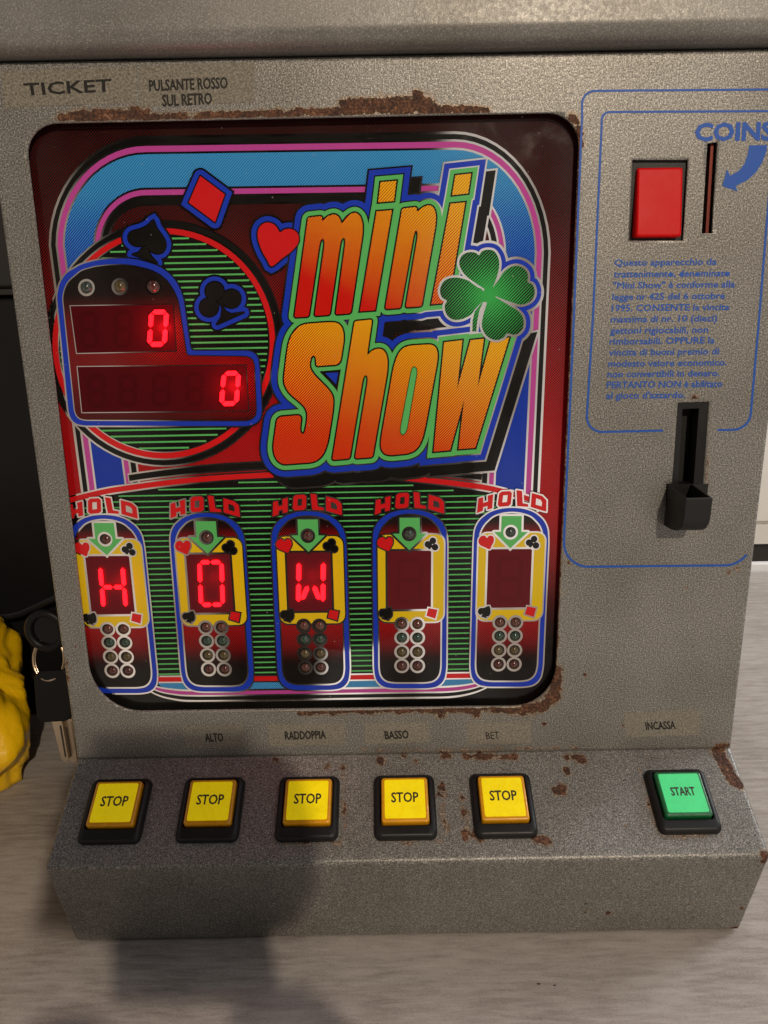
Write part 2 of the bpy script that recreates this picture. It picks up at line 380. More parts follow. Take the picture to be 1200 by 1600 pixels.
bm = bmesh.new(); box_bm(bm, (-1.1, -.17, -.03), (1.5, TBACK, 0))
tab = setp(from_bm('table_top', bm, table_mat()), 'grey-brown streaked laminate table top under the gaming machine', 'table', kind='structure'); bevel(tab, .002)
WALLM = mat('cream_board', (.75, .71, .64), .5); t, b = nodes(WALLM); g = N(t, 'ShaderNodeNewGeometry')
t.links.new(ramp(t, noise(t, g.outputs['Position'], 12, 3), ((.3, (.56, .53, .48)), (.7, (.66, .63, .58)))), b.inputs['Base Color'])
YW = TBACK+.09
def zy(y, Y): return float(hity((1186, y), Y)[2])
bm = bmesh.new()
z1, z2 = zy(850, YW), zy(817, YW)
box_bm(bm, (-1.4, YW, z1), (1.8, YW+.03, z2-.003)); box_bm(bm, (-1.4, YW+.006, z2-.003), (1.8, YW+.03, z2+.003))
zz = z2+.003
for k in range(10): box_bm(bm, (-1.4, YW, zz), (1.8, YW+.03, zz+.2-.006)); box_bm(bm, (-1.4, YW+.006, zz+.194), (1.8, YW+.03, zz+.2)); zz += .2
setp(from_bm('wall', bm, WALLM), 'cream boarded wall behind the table', 'wall', kind='structure')
bm = bmesh.new(); box_bm(bm, (-1.4, YW+.028, -.6), (1.8, YW+.05, z1)); setp(from_bm('wall_recess', bm, mat('dark_recess', (.02, .018, .016), .7)), 'dark gap under the cream wall boards', 'wall', kind='structure')
bm = bmesh.new(); zr = zy(880, TBACK+.004); box_bm(bm, (.1, TBACK+.002, -.03), (1.5, TBACK+.014, zr))
o = from_bm('edge_rail', bm, mat('white_trim', (.7, .7, .7), .35)); bevel(o, .002); setp(o, 'white metal rail along the back edge of the table', 'rail')

# ------------------------------------------------------------------ the machine
MA = empty('gaming_machine', (0, 0, 0), label='grey hammered-metal countertop gaming machine with mini Show artwork and yellow STOP buttons', cat='gaming machine')
HW = .21; ZF = .108; ZT = .5065
# rust seeds: photo outline points on the panel or the shelf, radius (m), strength
def R3(kind, pts, r, s=1.0): return [(hity(p) if kind == 'p' else hits(p), r, s) for p in pts]
def dense(a, step=6):
    o = []
    for i in range(len(a)-1):
        n = max(1, int(math.dist(a[i], a[i+1])/step))
        o += [(a[i][0]+(a[i+1][0]-a[i][0])*k/n, a[i][1]+(a[i+1][1]-a[i][1])*k/n) for k in range(n)]
    return o+[a[-1]]
RUST = []
RUST += R3('p', dense([(120, 181), (210, 178), (225, 180)]), .0056, .95)+R3('p', dense([(225, 184), (380, 180), (520, 174), (700, 171), (760, 172)]), .0034, .9)
RUST += R3('p', dense([(540, 166), (640, 162), (665, 158)]), .0055, 1.0)+R3('p', [(652, 150), (656, 156)], .0042, 1)+R3('p', [(97, 183), (104, 183)], .004, .8)
RUST += R3('p', dense([(893, 180), (905, 200), (905, 225)]), .0034, .9)+R3('p', dense([(903, 225), (898, 420), (886, 640)]), .0018, .75)
RUST += R3('p', dense([(880, 760), (868, 1040)]), .0020, .8)+R3('p', dense([(868, 1050), (866, 1085), (850, 1103), (815, 1110)]), .0062, 1.0)
RUST += R3('p', dense([(815, 1110), (700, 1109), (560, 1111), (470, 1113)]), .0036, .9)+R3('p', [(745, 1114), (690, 1114)], .005, .95)
RUST += R3('p', [(851, 1131)], .0022, 1.2)+R3('p', [(914, 1054), (1072, 918), (972, 1134)], .0016, 1.1)+R3('p', [(890, 880), (1140, 893), (1150, 889)], .0026, .8)
RUST += R3('p', [(1050, 250), (1056, 254)], .0022, 1)+R3('p', [(987, 262), (985, 273)], .0018, .9)+R3('p', [(1083, 622), (1088, 626)], .0026, .95)+R3('p', dense([(1106, 640), (1104, 750), (1112, 765)]), .0015, .7)
RUST += R3('p', dense([(1122, 1165), (1138, 1164)]), .0022, 1.2)+R3('p', dense([(104, 1030), (106, 1070)]), .0018, .8)+R3('p', [(56, 480), (52, 400), (80, 690), (100, 860), (118, 1010)], .0014, .7)
RUST += R3('s', dense([(1125, 1172), (1135, 1200), (1152, 1225)]), .0052, 1.15)+R3('s', [(1115, 1182), (1110, 1172)], .003, .8)+R3('s', [(1193, 1335), (1199, 1336)], .0035, 1.1)
RUST += R3('s', [(910, 1187), (902, 1186)], .0046, 1.05)+R3('s', [(884, 1202), (886, 1206)], .0036, 1)+R3('s', [(880, 1233), (870, 1237)], .0048, .95)+R3('s', [(885, 1183)], .003, .9)
RUST += R3('s', dense([(728, 1182), (805, 1183)]), .0034, .92)+R3('s', [(695, 1180), (700, 1181)], .0042, .9)+R3('s', [(593, 1187), (596, 1190)], .0038, .95)+R3('s', [(632, 1181), (650, 1190)], .0026, .85)
RUST += R3('s', [(838, 1311), (848, 1312), (855, 1315)], .0042, 1.05)+R3('s', [(752, 1310), (742, 1306)], .0036, .95)+R3('s', dense([(692, 1225), (695, 1300)]), .0036, .6)+R3('s', [(686, 1243), (690, 1232)], .003, 1)
RUST += R3('s', dense([(722, 1240), (730, 1306)]), .0036, .62)+R3('s', [(728, 1308), (725, 1300)], .0034, .95)+R3('s', dense([(536, 1205), (538, 1300)]), .0026, .55)+R3('s', [(537, 1199), (513, 1198)], .0036, .9)+R3('s', [(431, 1187)], .003, .75)
RUST += R3('s', dense([(1000, 1204), (1030, 1306), (1125, 1304)]), .0028, .5)+R3('s', dense([(430, 1318), (530, 1317)]), .0026, .5)+R3('s', dense([(590, 1316), (690, 1315)]), .0026, .5)
RUST += R3('p', dense([(560, 1172), (900, 1168)]), .0022, .62)+R3('s', [(1010, 1183), (978, 1290)], .002, .8)
def front(px): return hitp(px, S1, np.array([0, -.0744, -.0218])/np.linalg.norm([0, .0744, .0218]))
for p, r, s in (((915, 1425), .002, 1.1), ((950, 1427), .0026, 1.1), ((1078, 1413), .002, .9), ((1150, 1452), .004, 1.2), ((1197, 1345), .004, 1.1), ((1158, 1420), .003, .9), ((1196, 1360), .003, .8)): RUST.append((front(p), r, s))
RP = np.array([r[0] for r in RUST]); RR = np.array([r[1] for r in RUST]); RS = np.array([r[2] for r in RUST])
def add_rust(o):
    me = o.data; n = len(me.vertices); co = np.empty(n*3, np.float32); me.vertices.foreach_get('co', co); co = co.reshape(-1, 3).astype(float)
    val = np.full(n, -1.)
    for i in range(0, n, 4000):
        d = np.linalg.norm(co[i:i+4000, None, :]-RP[None], axis=2)
        val[i:i+4000] = (RS*(1-d/RR*.78)).max(axis=1)
    a = me.attributes.new('rust', 'FLOAT', 'POINT'); a.data.foreach_set('value', np.clip(val, -1, 1.3).astype(np.float32))

# openings cut in the front panel
OPEN = rnd([(36.5, 193), (907, 175), (866.5, 1103), (146.5, 1113)], [52, 52, 62, 74], 9)
ROCK = [(988, 249.3), (1076, 249.3), (1068, 376), (982, 376)]
SLOT = [(1105.3, 224), (1122, 221.5), (1113.6, 364.5), (1096.5, 364.5)]
CHUTE = [(1059, 629), (1108.7, 627.5), (1098, 756), (1107, 756), (1104, 790), (1040, 790), (1041, 756), (1050, 756)]
def xz(poly): return [(float(p[0]), float(p[2])) for p in (hity(q) for q in poly)]
HOLES = [xz(h) for h in (OPEN, ROCK, SLOT, CHUTE)]
def inside(pt, poly):
    x, y = pt; c = False; n = len(poly)
    for i in range(n):
        x1, y1 = poly[i]; x2, y2 = poly[i-1]
        if (y1 > y) != (y2 > y) and x < (x2-x1)*(y-y1)/(y2-y1)+x1: c = not c
    return c
def ease(d, r): return r-math.sqrt(max(0, r*r-(r-d)**2)) if d < r else 0
vs, ed = [], []
for h in HOLES:
    b0 = len(vs); vs += [Vector(p) for p in h]; ed += [(b0+i, b0+(i+1) % len(h)) for i in range(len(h))]
rr = .0028; ex = [0, .0004, .0010, .0018, .0028]
xs = sorted(set([-HW+e for e in ex]+[HW-e for e in ex]+list(np.linspace(-HW+.0028, HW-.0028, 190)))); zs = sorted(set([ZT-e for e in ex]+list(np.linspace(ZF, ZT-.0028, 178))))
bb = [(min(p[0] for p in h), max(p[0] for p in h), min(p[1] for p in h), max(p[1] for p in h)) for h in HOLES]
for x in xs:
    for z in zs:
        if any(b_[0] < x < b_[1] and b_[2] < z < b_[3] and inside((x, z), h) for h, b_ in zip(HOLES, bb)): continue
        vs.append(Vector((x, z)))
r = delaunay_2d_cdt(vs, ed, [], 0, 1e-6)
V2 = r[0]; faces = []
for f in r[2]:
    c = (sum(V2[i][0] for i in f)/len(f), sum(V2[i][1] for i in f)/len(f))
    if any(b_[0] < c[0] < b_[1] and b_[2] < c[1] < b_[3] and inside(c, h) for h, b_ in zip(HOLES, bb)): continue
    faces.append(list(f))
V3 = [(v[0], ease(HW-abs(v[0]), rr)+ease(ZT-v[1], rr), v[1]) for v in V2]
bm = bmesh.new(); bv = [bm.verts.new(v) for v in V3]
for f in faces:
    try: bm.faces.new([bv[i] for i in f])
    except ValueError: pass
bm.edges.ensure_lookup_table(); bnd = [e for e in bm.edges if len(e.link_faces) == 1]
rex = bmesh.ops.extrude_edge_only(bm, edges=bnd)
new = {g_ for g_ in rex['geom'] if isinstance(g_, bmesh.types.BMVert)}
for v in new:
    outer = abs(abs(v.co.x)-HW) < 1e-4 or abs(v.co.z-ZT) < 1e-4 or abs(v.co.z-ZF) < 1e-4
    v.co.y += .016 if outer else .0016
for v in [v for v in bm.verts if not v.link_faces]: bm.verts.remove(v)
panel = from_bm('front_panel', bm, PAINT, MA, smooth=True)
for p in panel.data.polygons: p.use_smooth = True
add_rust(panel)
# cabinet shell behind the panel
bm = bmesh.new(); box_bm(bm, (-HW+.0015, .014, .004), (HW-.0015, .30, ZT-.002)); cab = from_bm('cabinet_body', bm, PAINT, MA); bevel(cab, .002)
# button shelf: swept profile with rounded front edge and rounded ends
A_, B_, C_ = (0.0002, ZF), (-.05714, .07437), (-.03534, .0015)
def prof():
    pts = []
    P = [np.array(A_), np.array(B_), np.array(C_), np.array((.03, .0015))]
    o = [P[0]]
    for i in (1, 2):
        p, a, b = P[i], P[i-1], P[i+1]; u = (a-p)/np.linalg.norm(a-p); v = (b-p)/np.linalg.norm(b-p); R_ = .0028 if i == 1 else .002
        for k in range(7):
            s = k/6; o.append((p+u*R_)*(1-s)**2+p*2*s*(1-s)+(p+v*R_)*s*s)
    o.append(P[3]); res = []
    for i in range(len(o)-1):
        n = max(1, int(np.linalg.norm(o[i+1]-o[i])/.0022))
        res += [o[i]+(o[i+1]-o[i])*k/n for k in range(n)]
    return res+[o[-1]]
PR = prof(); nP = len(PR); nrm = []
for i in range(nP):
    t_ = PR[min(i+1, nP-1)]-PR[max(i-1, 0)]; t_ /= np.linalg.norm(t_); nrm.append(np.array((t_[1], -t_[0])))
if nrm[5][1] < 0: nrm = [-n for n in nrm]
rs = .0026; ex = [0, .0003, .0008, .0016, .0026]
XS = [-HW+e for e in ex]+list(np.linspace(-HW+.0045, HW-.0045, 186))+[HW-e for e in reversed(ex)]
v, f = [], []
for x in XS:
    e = ease(HW-abs(x), rs)
    for p, n_ in zip(PR, nrm): q = p-n_*e; v.append((x, q[0], q[1]))
for i in range(len(XS)-1):
    for j in range(nP-1): f.append((i*nP+j, (i+1)*nP+j, (i+1)*nP+j+1, i*nP+j+1))
b0 = len(v)
for i in (0, len(XS)-1):
    k = [i*nP+j for j in range(nP)]; v.append((XS[i], .03, ZF)); f.append(tuple(k+[len(v)-1]))
shelf = mesh('button_shelf', v, f, PAINT, MA)
bm = bmesh.new(); bm.from_mesh(shelf.data); bmesh.ops.recalc_face_normals(bm, faces=bm.faces); bm.to_mesh(shelf.data); bm.free()
for p in shelf.data.polygons: p.use_smooth = len(p.vertices) == 4
add_rust(shelf)
# top cover
CY, CZ = -.0125, .5072
v, f = [], []
pr = [(.30, CZ), (CY+.009, CZ)]+[(CY+.009-.009*math.sin(a), CZ+.009-.009*math.cos(a)) for a in np.linspace(.12, PI/2, 9)]+[(CY+.001, CZ+.05), (CY+.004, CZ+.12), (.30, CZ+.12)]
for x in [-HW-.006, HW+.006]:
    for p in pr: v.append((x, p[0], p[1]))
n = len(pr); f = [(i, n+i, n+(i+1) % n, (i+1) % n) for i in range(n)]+[tuple(range(n)), tuple(range(2*n-1, n-1, -1))]
cov = mesh('top_cover', v, f, PAINT2, MA)
bm = bmesh.new(); bm.from_mesh(cov.data); bmesh.ops.recalc_face_normals(bm, faces=bm.faces); bm.to_mesh(cov.data); bm.free()
for p in cov.data.polygons: p.use_smooth = len(p.vertices) == 4
bevel(cov, .0015)
cov.data.attributes.new('rust', 'FLOAT', 'POINT').data.foreach_set('value', np.full(len(cov.data.vertices), -1, np.float32))
cab.data.attributes.new('rust', 'FLOAT', 'POINT').data.foreach_set('value', np.full(len(cab.data.vertices), -1, np.float32))

# ------------------------------------------------------------------ printed artwork behind the opening
ART = Sheet()
ART.put([(10, 165), (935, 150), (890, 1125), (120, 1140)], BASE, 0)
# frame: concentric rounded arch, drawn as rings
def arch(d):
    """outline at distance d inside the arch: up the left side, over the top, down the right"""
    dx, dy, dr = d*.86, d, d*.86
    L = lambda y: 76+.131*(y-382)+dx
    R_ = lambda y: 860.5-.046*(y-400)-dr
    T = lambda x: 212.5-.0145*(x-200)+dy
    o = [(L(y), y) for y in np.linspace(800, 383, 14)]
    rx, ry = max(152-dx, 8), max(170-dy, 8)
    cx, cy = L(383)+rx, T(L(383)+rx)+ry
    for a in np.linspace(0, PI/2, 15)[1:]: o.append((cx-rx*math.cos(a)-(.131*(383-cy) if 0 else 0), cy-ry*math.sin(a)))
    rx2, ry2 = max(150-dr, 8), max(190-dy, 8); ex_ = R_(400); c2x = ex_-rx2; c2y = T(c2x)+ry2
    for x in np.linspace(cx, c2x, 10)[1:]: o.append((x, T(x)))
    for a in np.linspace(PI/2, 0, 15)[1:]: o.append((c2x+rx2*math.cos(a), c2y-ry2*math.sin(a)))
    y0 = c2y
    o += [(R_(y)+(ex_-R_(y0)), y) for y in np.linspace(y0, 800, 14)[1:]]
    return o
def fit(n, pts):
    p = np.array(pts); s = np.r_[0, np.cumsum(np.linalg.norm(np.diff(p, axis=0), axis=1))]; t_ = np.linspace(0, s[-1], n)
    return [(float(np.interp(a, s, p[:, 0])), float(np.interp(a, s, p[:, 1]))) for a in t_]
rings = [(0, 4.2, CHROME), (4.2, 12.5, K), (12.5, 16, CHROME), (16, 25.5, INKPINK), (25.5, 29, CHROME), (29, 81, SKY), (81, 84.5, CHROME), (84.5, 93, INKPINK), (93, 96.5, CHROME), (96.5, 106, K), (106, 109.5, CHROME)]
for d0, d1, m in rings:
    a, b = arch(d0), arch(d1); n = len(a)
    ART.put([[a[i], a[i+1], b[i+1], b[i]] for i in range(n-1)], m, 1)
# stripe field under the arch line
archline = cat([(95, 785), (160, 769), (200, 762.5), (260, 754.5), (330, 747.5), (427, 742), (520, 740), (600, 743), (640, 747.5), (700, 754), (770, 764), (830, 781)], 4, False)
field = archline+[(850, 1075), (640, 1075), (130, 1078)]
ART.put(field, K, 2)
PZ = .00350
zf0 = float(artp((400, 1051), 0)[2])
def pxv(P):
    v_ = np.array(P)-CAM; z_ = v_ @ CF; return (600+F*(v_ @ CR)/z_, 800+F*(v_ @ CD)/z_)
stripes = []
def arch_y(x): return float(np.interp(x, [p[0] for p in archline], [p[1] for p in archline]))
for k in range(40):
    z = zf0+k*PZ
    pts = [pxv((x, ART_Y, z)) for x in np.linspace(-.19, .118, 40)]
    run = []
    for p in pts+[None]:
        if p is not None and p[1] > arch_y(p[0])+9 and p[0] < 846: run.append(p)
        else:
            if len(run) > 1: stripes.append(strip(run, 1.05))
            run = []
for s_ in stripes: ART.put([s_], INKGREEN, 3)
up = lambda d: [(p[0], p[1]-d) for p in archline]
ART.put([strip(archline, 6.6)], CHROME, 4); ART.put([strip(archline, 4.1)], INKRED, 5)
bl = [p for p in up(15.5) if 197 < p[0] < 766]
ART.put([strip(bl, 7.2)], CHROME, 4.4); ART.put([strip([(p[0]+(1.5 if i == 0 else 0), p[1]) for i, p in enumerate(bl)], 4.7)], K, 5)
# foot of the frame: red, sky, pink and black bands with foil between
def foot(d): return cat([(222-d*.2, 1062+d*.55), (243, 1073+d*.75), (268, 1078+d*.9), (310, 1080+d), (450, 1078+d), (640, 1075+d), (700, 1074+d), (735, 1070+d*.9), (760, 1063+d*.75), (782, 1054+d*.5)], 4, False)
ART.put([strip([(215, 1062), (450, 1060), (640, 1057), (790, 1055)], 6)], CHROME, 4); ART.put([strip([(215, 1062), (450, 1060), (640, 1057), (790, 1055)], 3.6)], INKRED, 5)
a, b = [(215, 1067), (790, 1060)], foot(-2)
ART.put([[(246, 1067.5), (450, 1066), (640, 1062.5), (756, 1061)]+[p for p in foot(-1) if 250 < p[0] < 752][::-1]], SKYB, 4.2)
fa, fb = foot(-2.5), foot(17)
ART.put([fa+fb[::-1]], CHROME, 4.4)
for d0, d1, m in ((0.5, 6, INKPINK), (8.5, 14, K)): ART.put([foot(d0)+foot(d1)[::-1]], m, 5.4)
ART.put([foot(17)+[(800, 1125), (120, 1140), (200, 1070)]], K, 3.6)
# striped disc
cx, cy = 256, 536.5
ART.put([circ((cx, cy), 187, 193, 72)], CHROME, 6); ART.put([circ((cx, cy), 184.5, 190.5, 72)], K, 7)
ART.put([circ((cx, cy), 176.5, 182.5, 72)], CHROME, 8); ART.put([circ((cx, cy), 174, 180, 72)], INKRED, 9)
ART.put([circ((cx, cy), 165.5, 171, 72)], CHROME, 9.6); ART.put([circ((cx, cy), 164, 169.5, 72)], K, 10)
for k in range(-17, 18):
    y = cy+k*9.62; h_ = 1-((y-cy)/168.5)**2
    if h_ > .02:
        dx = 162.5*math.sqrt(h_); ART.put([strip([(cx-dx, y+.018*dx), (cx+dx, y-.018*dx)], 1.35)], INKGREEN, 11)
# suit signs round the disc
z7 = lambda L: [(170+x/3.871, 320+y/3.871) for x, y in L]
dia = [(312.9, 275), (351.2, 303.7), (335.9, 347), (294.9, 316.4)]
heart = cat(z7([(985, 372), (958, 332), (930, 285), (907, 225), (900, 172), (915, 130), (950, 108), (990, 114), (1018, 138), (1035, 166), (1062, 150), (1100, 146), (1135, 165), (1150, 200), (1140, 240), (1100, 285), (1045, 326)]), 3)
spade = cat(z7([(268, 95), (285, 135), (305, 165), (335, 210), (343, 250), (325, 285), (290, 294), (255, 280), (236, 258), (225, 240), (205, 247), (160, 247), (125, 222), (120, 185), (140, 162), (190, 148), (238, 124)]), 3)
spst = z7([(212, 252), (232, 250), (240, 285), (258, 315), (290, 350), (145, 300), (180, 290)])
club = [circ(p, 14.2) for p in z7([(640, 522), (742, 568), (606, 620)])]
clst = z7([(660, 570), (690, 575), (692, 620), (705, 645), (740, 662), (815, 652), (655, 722), (682, 680), (688, 625)])
for sh, m, layer in (([dia], INKRED, 12), ([heart], INKRED, 12), ([spade, spst], K, 12), (club+[clst], K, 12)):
    big = 13 if m is INKRED else 12
    ART.put(sh, CHROME, layer, big, miter=1.35); ART.put(sh, INKBLUE, layer+1, big-3.2, miter=1.35); ART.put(sh, CHROME, layer+2, 2.2, miter=1.6); ART.put(sh, m, layer+3, 0.01)
art = ART.build('printed_artwork', MA)

# ------------------------------------------------------------------ lettering "mini Show"
zA = lambda L: [(440+x/5.926, 240+y/5.926) for x, y in L]
mm = [(481.3, 339.9), (503.3, 337.5), (502.8, 346.3), (510.9, 338.7), (519.3, 334.8), (526, 335.5), (531.1, 341.2), (533.7, 350.5), (541.2, 339.6), (549.7, 333.1), (556.4, 332), (563.2, 337.9), (566.6, 349.7), (566.6, 364.9), (548, 489.4), (524.4, 491.4), (539.6, 380), (539, 373.5), (537, 370.5), (533.5, 374), (531.5, 381), (515.1, 491.8), (491.5, 493.6), (507.2, 382), (506.5, 375), (504.1, 372.5), (501, 376), (499, 383), (482.2, 494.6), (459.9, 495.8)]
i1d = [(594.6, 284.6), (619.4, 282.5), (615.4, 314), (590.9, 316.1)]; i1 = [(588.5, 330.3), (612.4, 328.4), (586, 484.7), (562.3, 486.4)]
nn = [(628.5, 325.9), (651.3, 323.3), (650.9, 331.5), (658.3, 325.4), (667, 320.7), (674, 321), (679.3, 327.1), (681.4, 338.5), (680.1, 354.3), (658.6, 478.5), (633.8, 480.3), (652.6, 370), (652.5, 363), (650.9, 359.5), (648, 362.5), (646.2, 369), (625.9, 481.1), (601.9, 482.9)]
i2d = [(711.6, 273.8), (736.1, 271.1), (731.4, 302.1), (706.4, 304.9)]; i2 = [(703.8, 318.4), (726.9, 316.1), (700.5, 473), (674, 475.4)]
S_ = [(494.2, 572), (531.3, 569.3), (537.3, 530.6), (536.5, 517.6), (532.4, 507.9), (525.1, 503.8), (513.7, 503.3), (476.3, 506.2), (466.6, 510.3), (456.9, 520.9), (451.2, 533.9), (447.9, 555), (443.9, 587.5), (443.5, 597.2), (447.1, 607), (453.6, 615.9), (473.1, 632.1), (479.6, 641.1), (480.4, 652.4), (478.3, 667.1), (475.5, 676.8), (471.5, 678.4), (469, 673.6), (469, 665.4), (471.5, 648.4), (433.3, 651.6), (426.8, 697.9), (428.4, 710.9), (434.1, 720.7), (442.2, 725.5), (487.7, 722.3), (497.5, 718.2), (505.6, 709.3), (512.1, 691.4), (519.4, 645.9), (521, 628.1), (519.9, 618.3), (513.7, 608.6), (491, 585.8), (484.5, 576.1), (483.7, 568), (486.1, 558.2), (490.2, 554.7), (493.4, 558.2), (493.9, 566.3)]
hh = [(554.2, 502), (581.3, 499.2), (573.3, 556.3), (581.7, 547.5), (590, 544.7), (598.3, 545.8), (603.7, 553.3), (605.8, 565), (604.7, 583.3), (582, 714.2), (554.7, 716.3), (574.2, 598.3), (574.7, 590), (572, 585), (568, 588.3), (565.8, 598.3), (546.3, 716.3), (519.2, 718.7)]
oo = [(640, 540), (673.3, 538), (680.8, 541.7), (684.2, 551.7), (683.3, 565), (664.2, 668.3), (659.2, 688.3), (651.7, 701.7), (640, 708.3), (610, 711.3), (600, 709.2), (595, 700), (595.3, 686.7), (615, 573.3), (621.7, 553.3), (630, 543.3)]
oc = [(647.5, 573.3), (650.8, 576.7), (650.8, 585), (635.8, 670), (632.5, 677.5), (628.3, 679.2), (625.8, 675), (626.7, 665), (642.5, 581.7), (644.2, 575.8)]
ww = [(694, 534.8), (722.4, 531.5), (714.2, 608.2), (735.3, 531.5), (756, 529.3), (746.3, 605.4), (766.4, 533.9), (795.8, 527.5), (742.6, 699.8), (716.4, 701.7), (725.2, 624.7), (703.2, 703.5), (677.5, 705.7)]
soft = {id(S_): 1, id(oo): 1}
def sm(p): return rnd(p, 3.2, 3)
wm = [sm(mm), i1d, i1, sm(nn), i2d, i2]; wsw = [rnd(S_, 7, 3), sm(hh), rnd(oo, 7, 3), ww]
allp = wm+wsw
zF = lambda L: [(670+x/6, 370+y/6) for x, y in L]
leaves = [cat(zF(L), 3) for L in (
    [(520, 488), (400, 408), (340, 358), (300, 300), (285, 245), (300, 190), (340, 155), (390, 143), (440, 150), (470, 172), (500, 135), (550, 121), (605, 130), (640, 170), (660, 230), (657, 300), (635, 385), (602, 468), (575, 520)],
    [(606, 468), (640, 420), (690, 345), (750, 292), (820, 272), (880, 290), (920, 330), (930, 380), (926, 425), (970, 445), (992, 500), (985, 560), (950, 605), (890, 632), (830, 632), (740, 602), (625, 555), (570, 520)],
    [(628, 568), (700, 610), (765, 650), (830, 690), (875, 740), (890, 800), (880, 860), (840, 905), (790, 918), (735, 905), (700, 945), (640, 968), (580, 955), (530, 915), (500, 850), (500, 790), (520, 700), (545, 620), (570, 550)],
    [(540, 550), (490, 620), (440, 690), (380, 740), (310, 772), (240, 778), (185, 750), (155, 700), (150, 640), (170, 600), (125, 570), (105, 515), (115, 460), (150, 410), (210, 385), (290, 385), (380, 415), (480, 478)])]
core = zF([(520, 490), (575, 470), (610, 470), (628, 565), (560, 615), (500, 610)])
stem = zF([(520, 590), (475, 690), (455, 790), (445, 888), (408, 888), (410, 790), (430, 700), (495, 590)])
clv = leaves+[core]
LO = Sheet(); sx, sy = 15.5, 17
shp = [[(x+sx, y+sy) for x, y in p] for p in allp]
LO.put(shp, CHROME, 17, 22.5); LO.put(shp, K, 18, 19.5)
LO.put(allp, CHROME, 19, 22.5)
LO.put(clv, CHROME, 19.3, 14.5, miter=1.3); LO.put(allp, INKBLUE, 20, 19.8); LO.put(clv, INKBLUE, 20.4, 10.5, miter=1.3)
LO.put(allp, CHROME, 21, 11.2); LO.put(allp, INKGREEN, 22, 9.2)
LO.put(allp, K, 23, 2.5)
for p in wm: LO.put([p], MINI, 24)
for p in wsw: LO.put([p], SHOW, 24)
LO.put([[(501, 580.5), (531.5, 578), (526.5, 609)]], K, 25, .5); LO.put([[(508, 583), (528.5, 582), (525, 600)]], INKBLUE, 26, -.01)
LO.put([heart], CHROME, 27, 2.2, miter=1.6); LO.put([heart], INKRED, 28, .01)
LO.put([oc], K, 25, 1.2); LO.put([oc], INKGREEN, 26, -.01)
logo = LO.build('logo_lettering', art)
CLV = Sheet()
CLV.put(clv+[stem], CHROME, 27, 3.6, miter=1.3); CLV.put(clv, CLOVER, 28); CLV.put([stem], CLOVER, 28.5)
# foil slits between the leaves
for L in ([(520, 492), (455, 462), (395, 420), (330, 370), (400, 432), (460, 475)], [(606, 466), (640, 395), (668, 340), (690, 345), (650, 410)], [(622, 556), (700, 588), (835, 632), (830, 655), (700, 608)], [(545, 620), (520, 700), (490, 790), (470, 800), (485, 700)], [(505, 602), (470, 640), (425, 690), (400, 735), (440, 690)]): CLV.put([zF(L)], CHROME, 29)
CLV.build('clover', art)

# ------------------------------------------------------------------ score plate
SC = Sheet()
SP = rnd([(89, 463), (93, 443), (103, 427), (126.7, 413), (150, 407), (170, 404.5), (195, 403.5), (215, 405.5), (246.7, 415), (262, 425), (273.3, 436.7), (281, 450), (286.7, 466.7), (290, 490), (298, 548), (388, 548), (397, 551), (403, 558), (405, 570), (409, 640), (408, 652), (401, 661), (388, 665.5), (130, 665), (118, 662), (111, 655), (107, 643)], 6, 3)
SI = rnd([(98.5, 466), (101, 452), (107, 440), (127, 423), (148, 417), (170, 414.5), (192, 414), (210, 416), (234, 422), (249, 429), (262, 440), (271, 454), (278, 470), (282, 495), (291.5, 556), (386, 557.5), (394, 561), (397, 570), (400, 640), (399, 650), (391, 656), (380, 657), (132, 656), (122, 653), (117, 643)], 5, 3)
SC.put([SP], CHROME, 30, 2.4); SC.put([SP], INKBLUE, 31); SC.put([SI], CHROME, 32, 1.6); SC.put([SI], SCOREM, 33)
W1 = [(110, 478.3), (270, 475.7), (275, 548.3), (120, 551.7)]; W2 = [(121, 573.3), (384, 570.7), (388.3, 641.7), (128.3, 644.3)]
for Wd in (W1, W2): SC.put([Wd], CHROME, 34, 1.3); SC.put([Wd], WINRED, 35, -.01)
for c_ in ((135, 449.3), (187.3, 447.7), (240, 447.7)): SC.put([circ(c_, 13, 13.5)], CHROME, 34); SC.put([circ(c_, 9.3, 9.8)], K, 35)
score = SC.build('score_plate', MA)

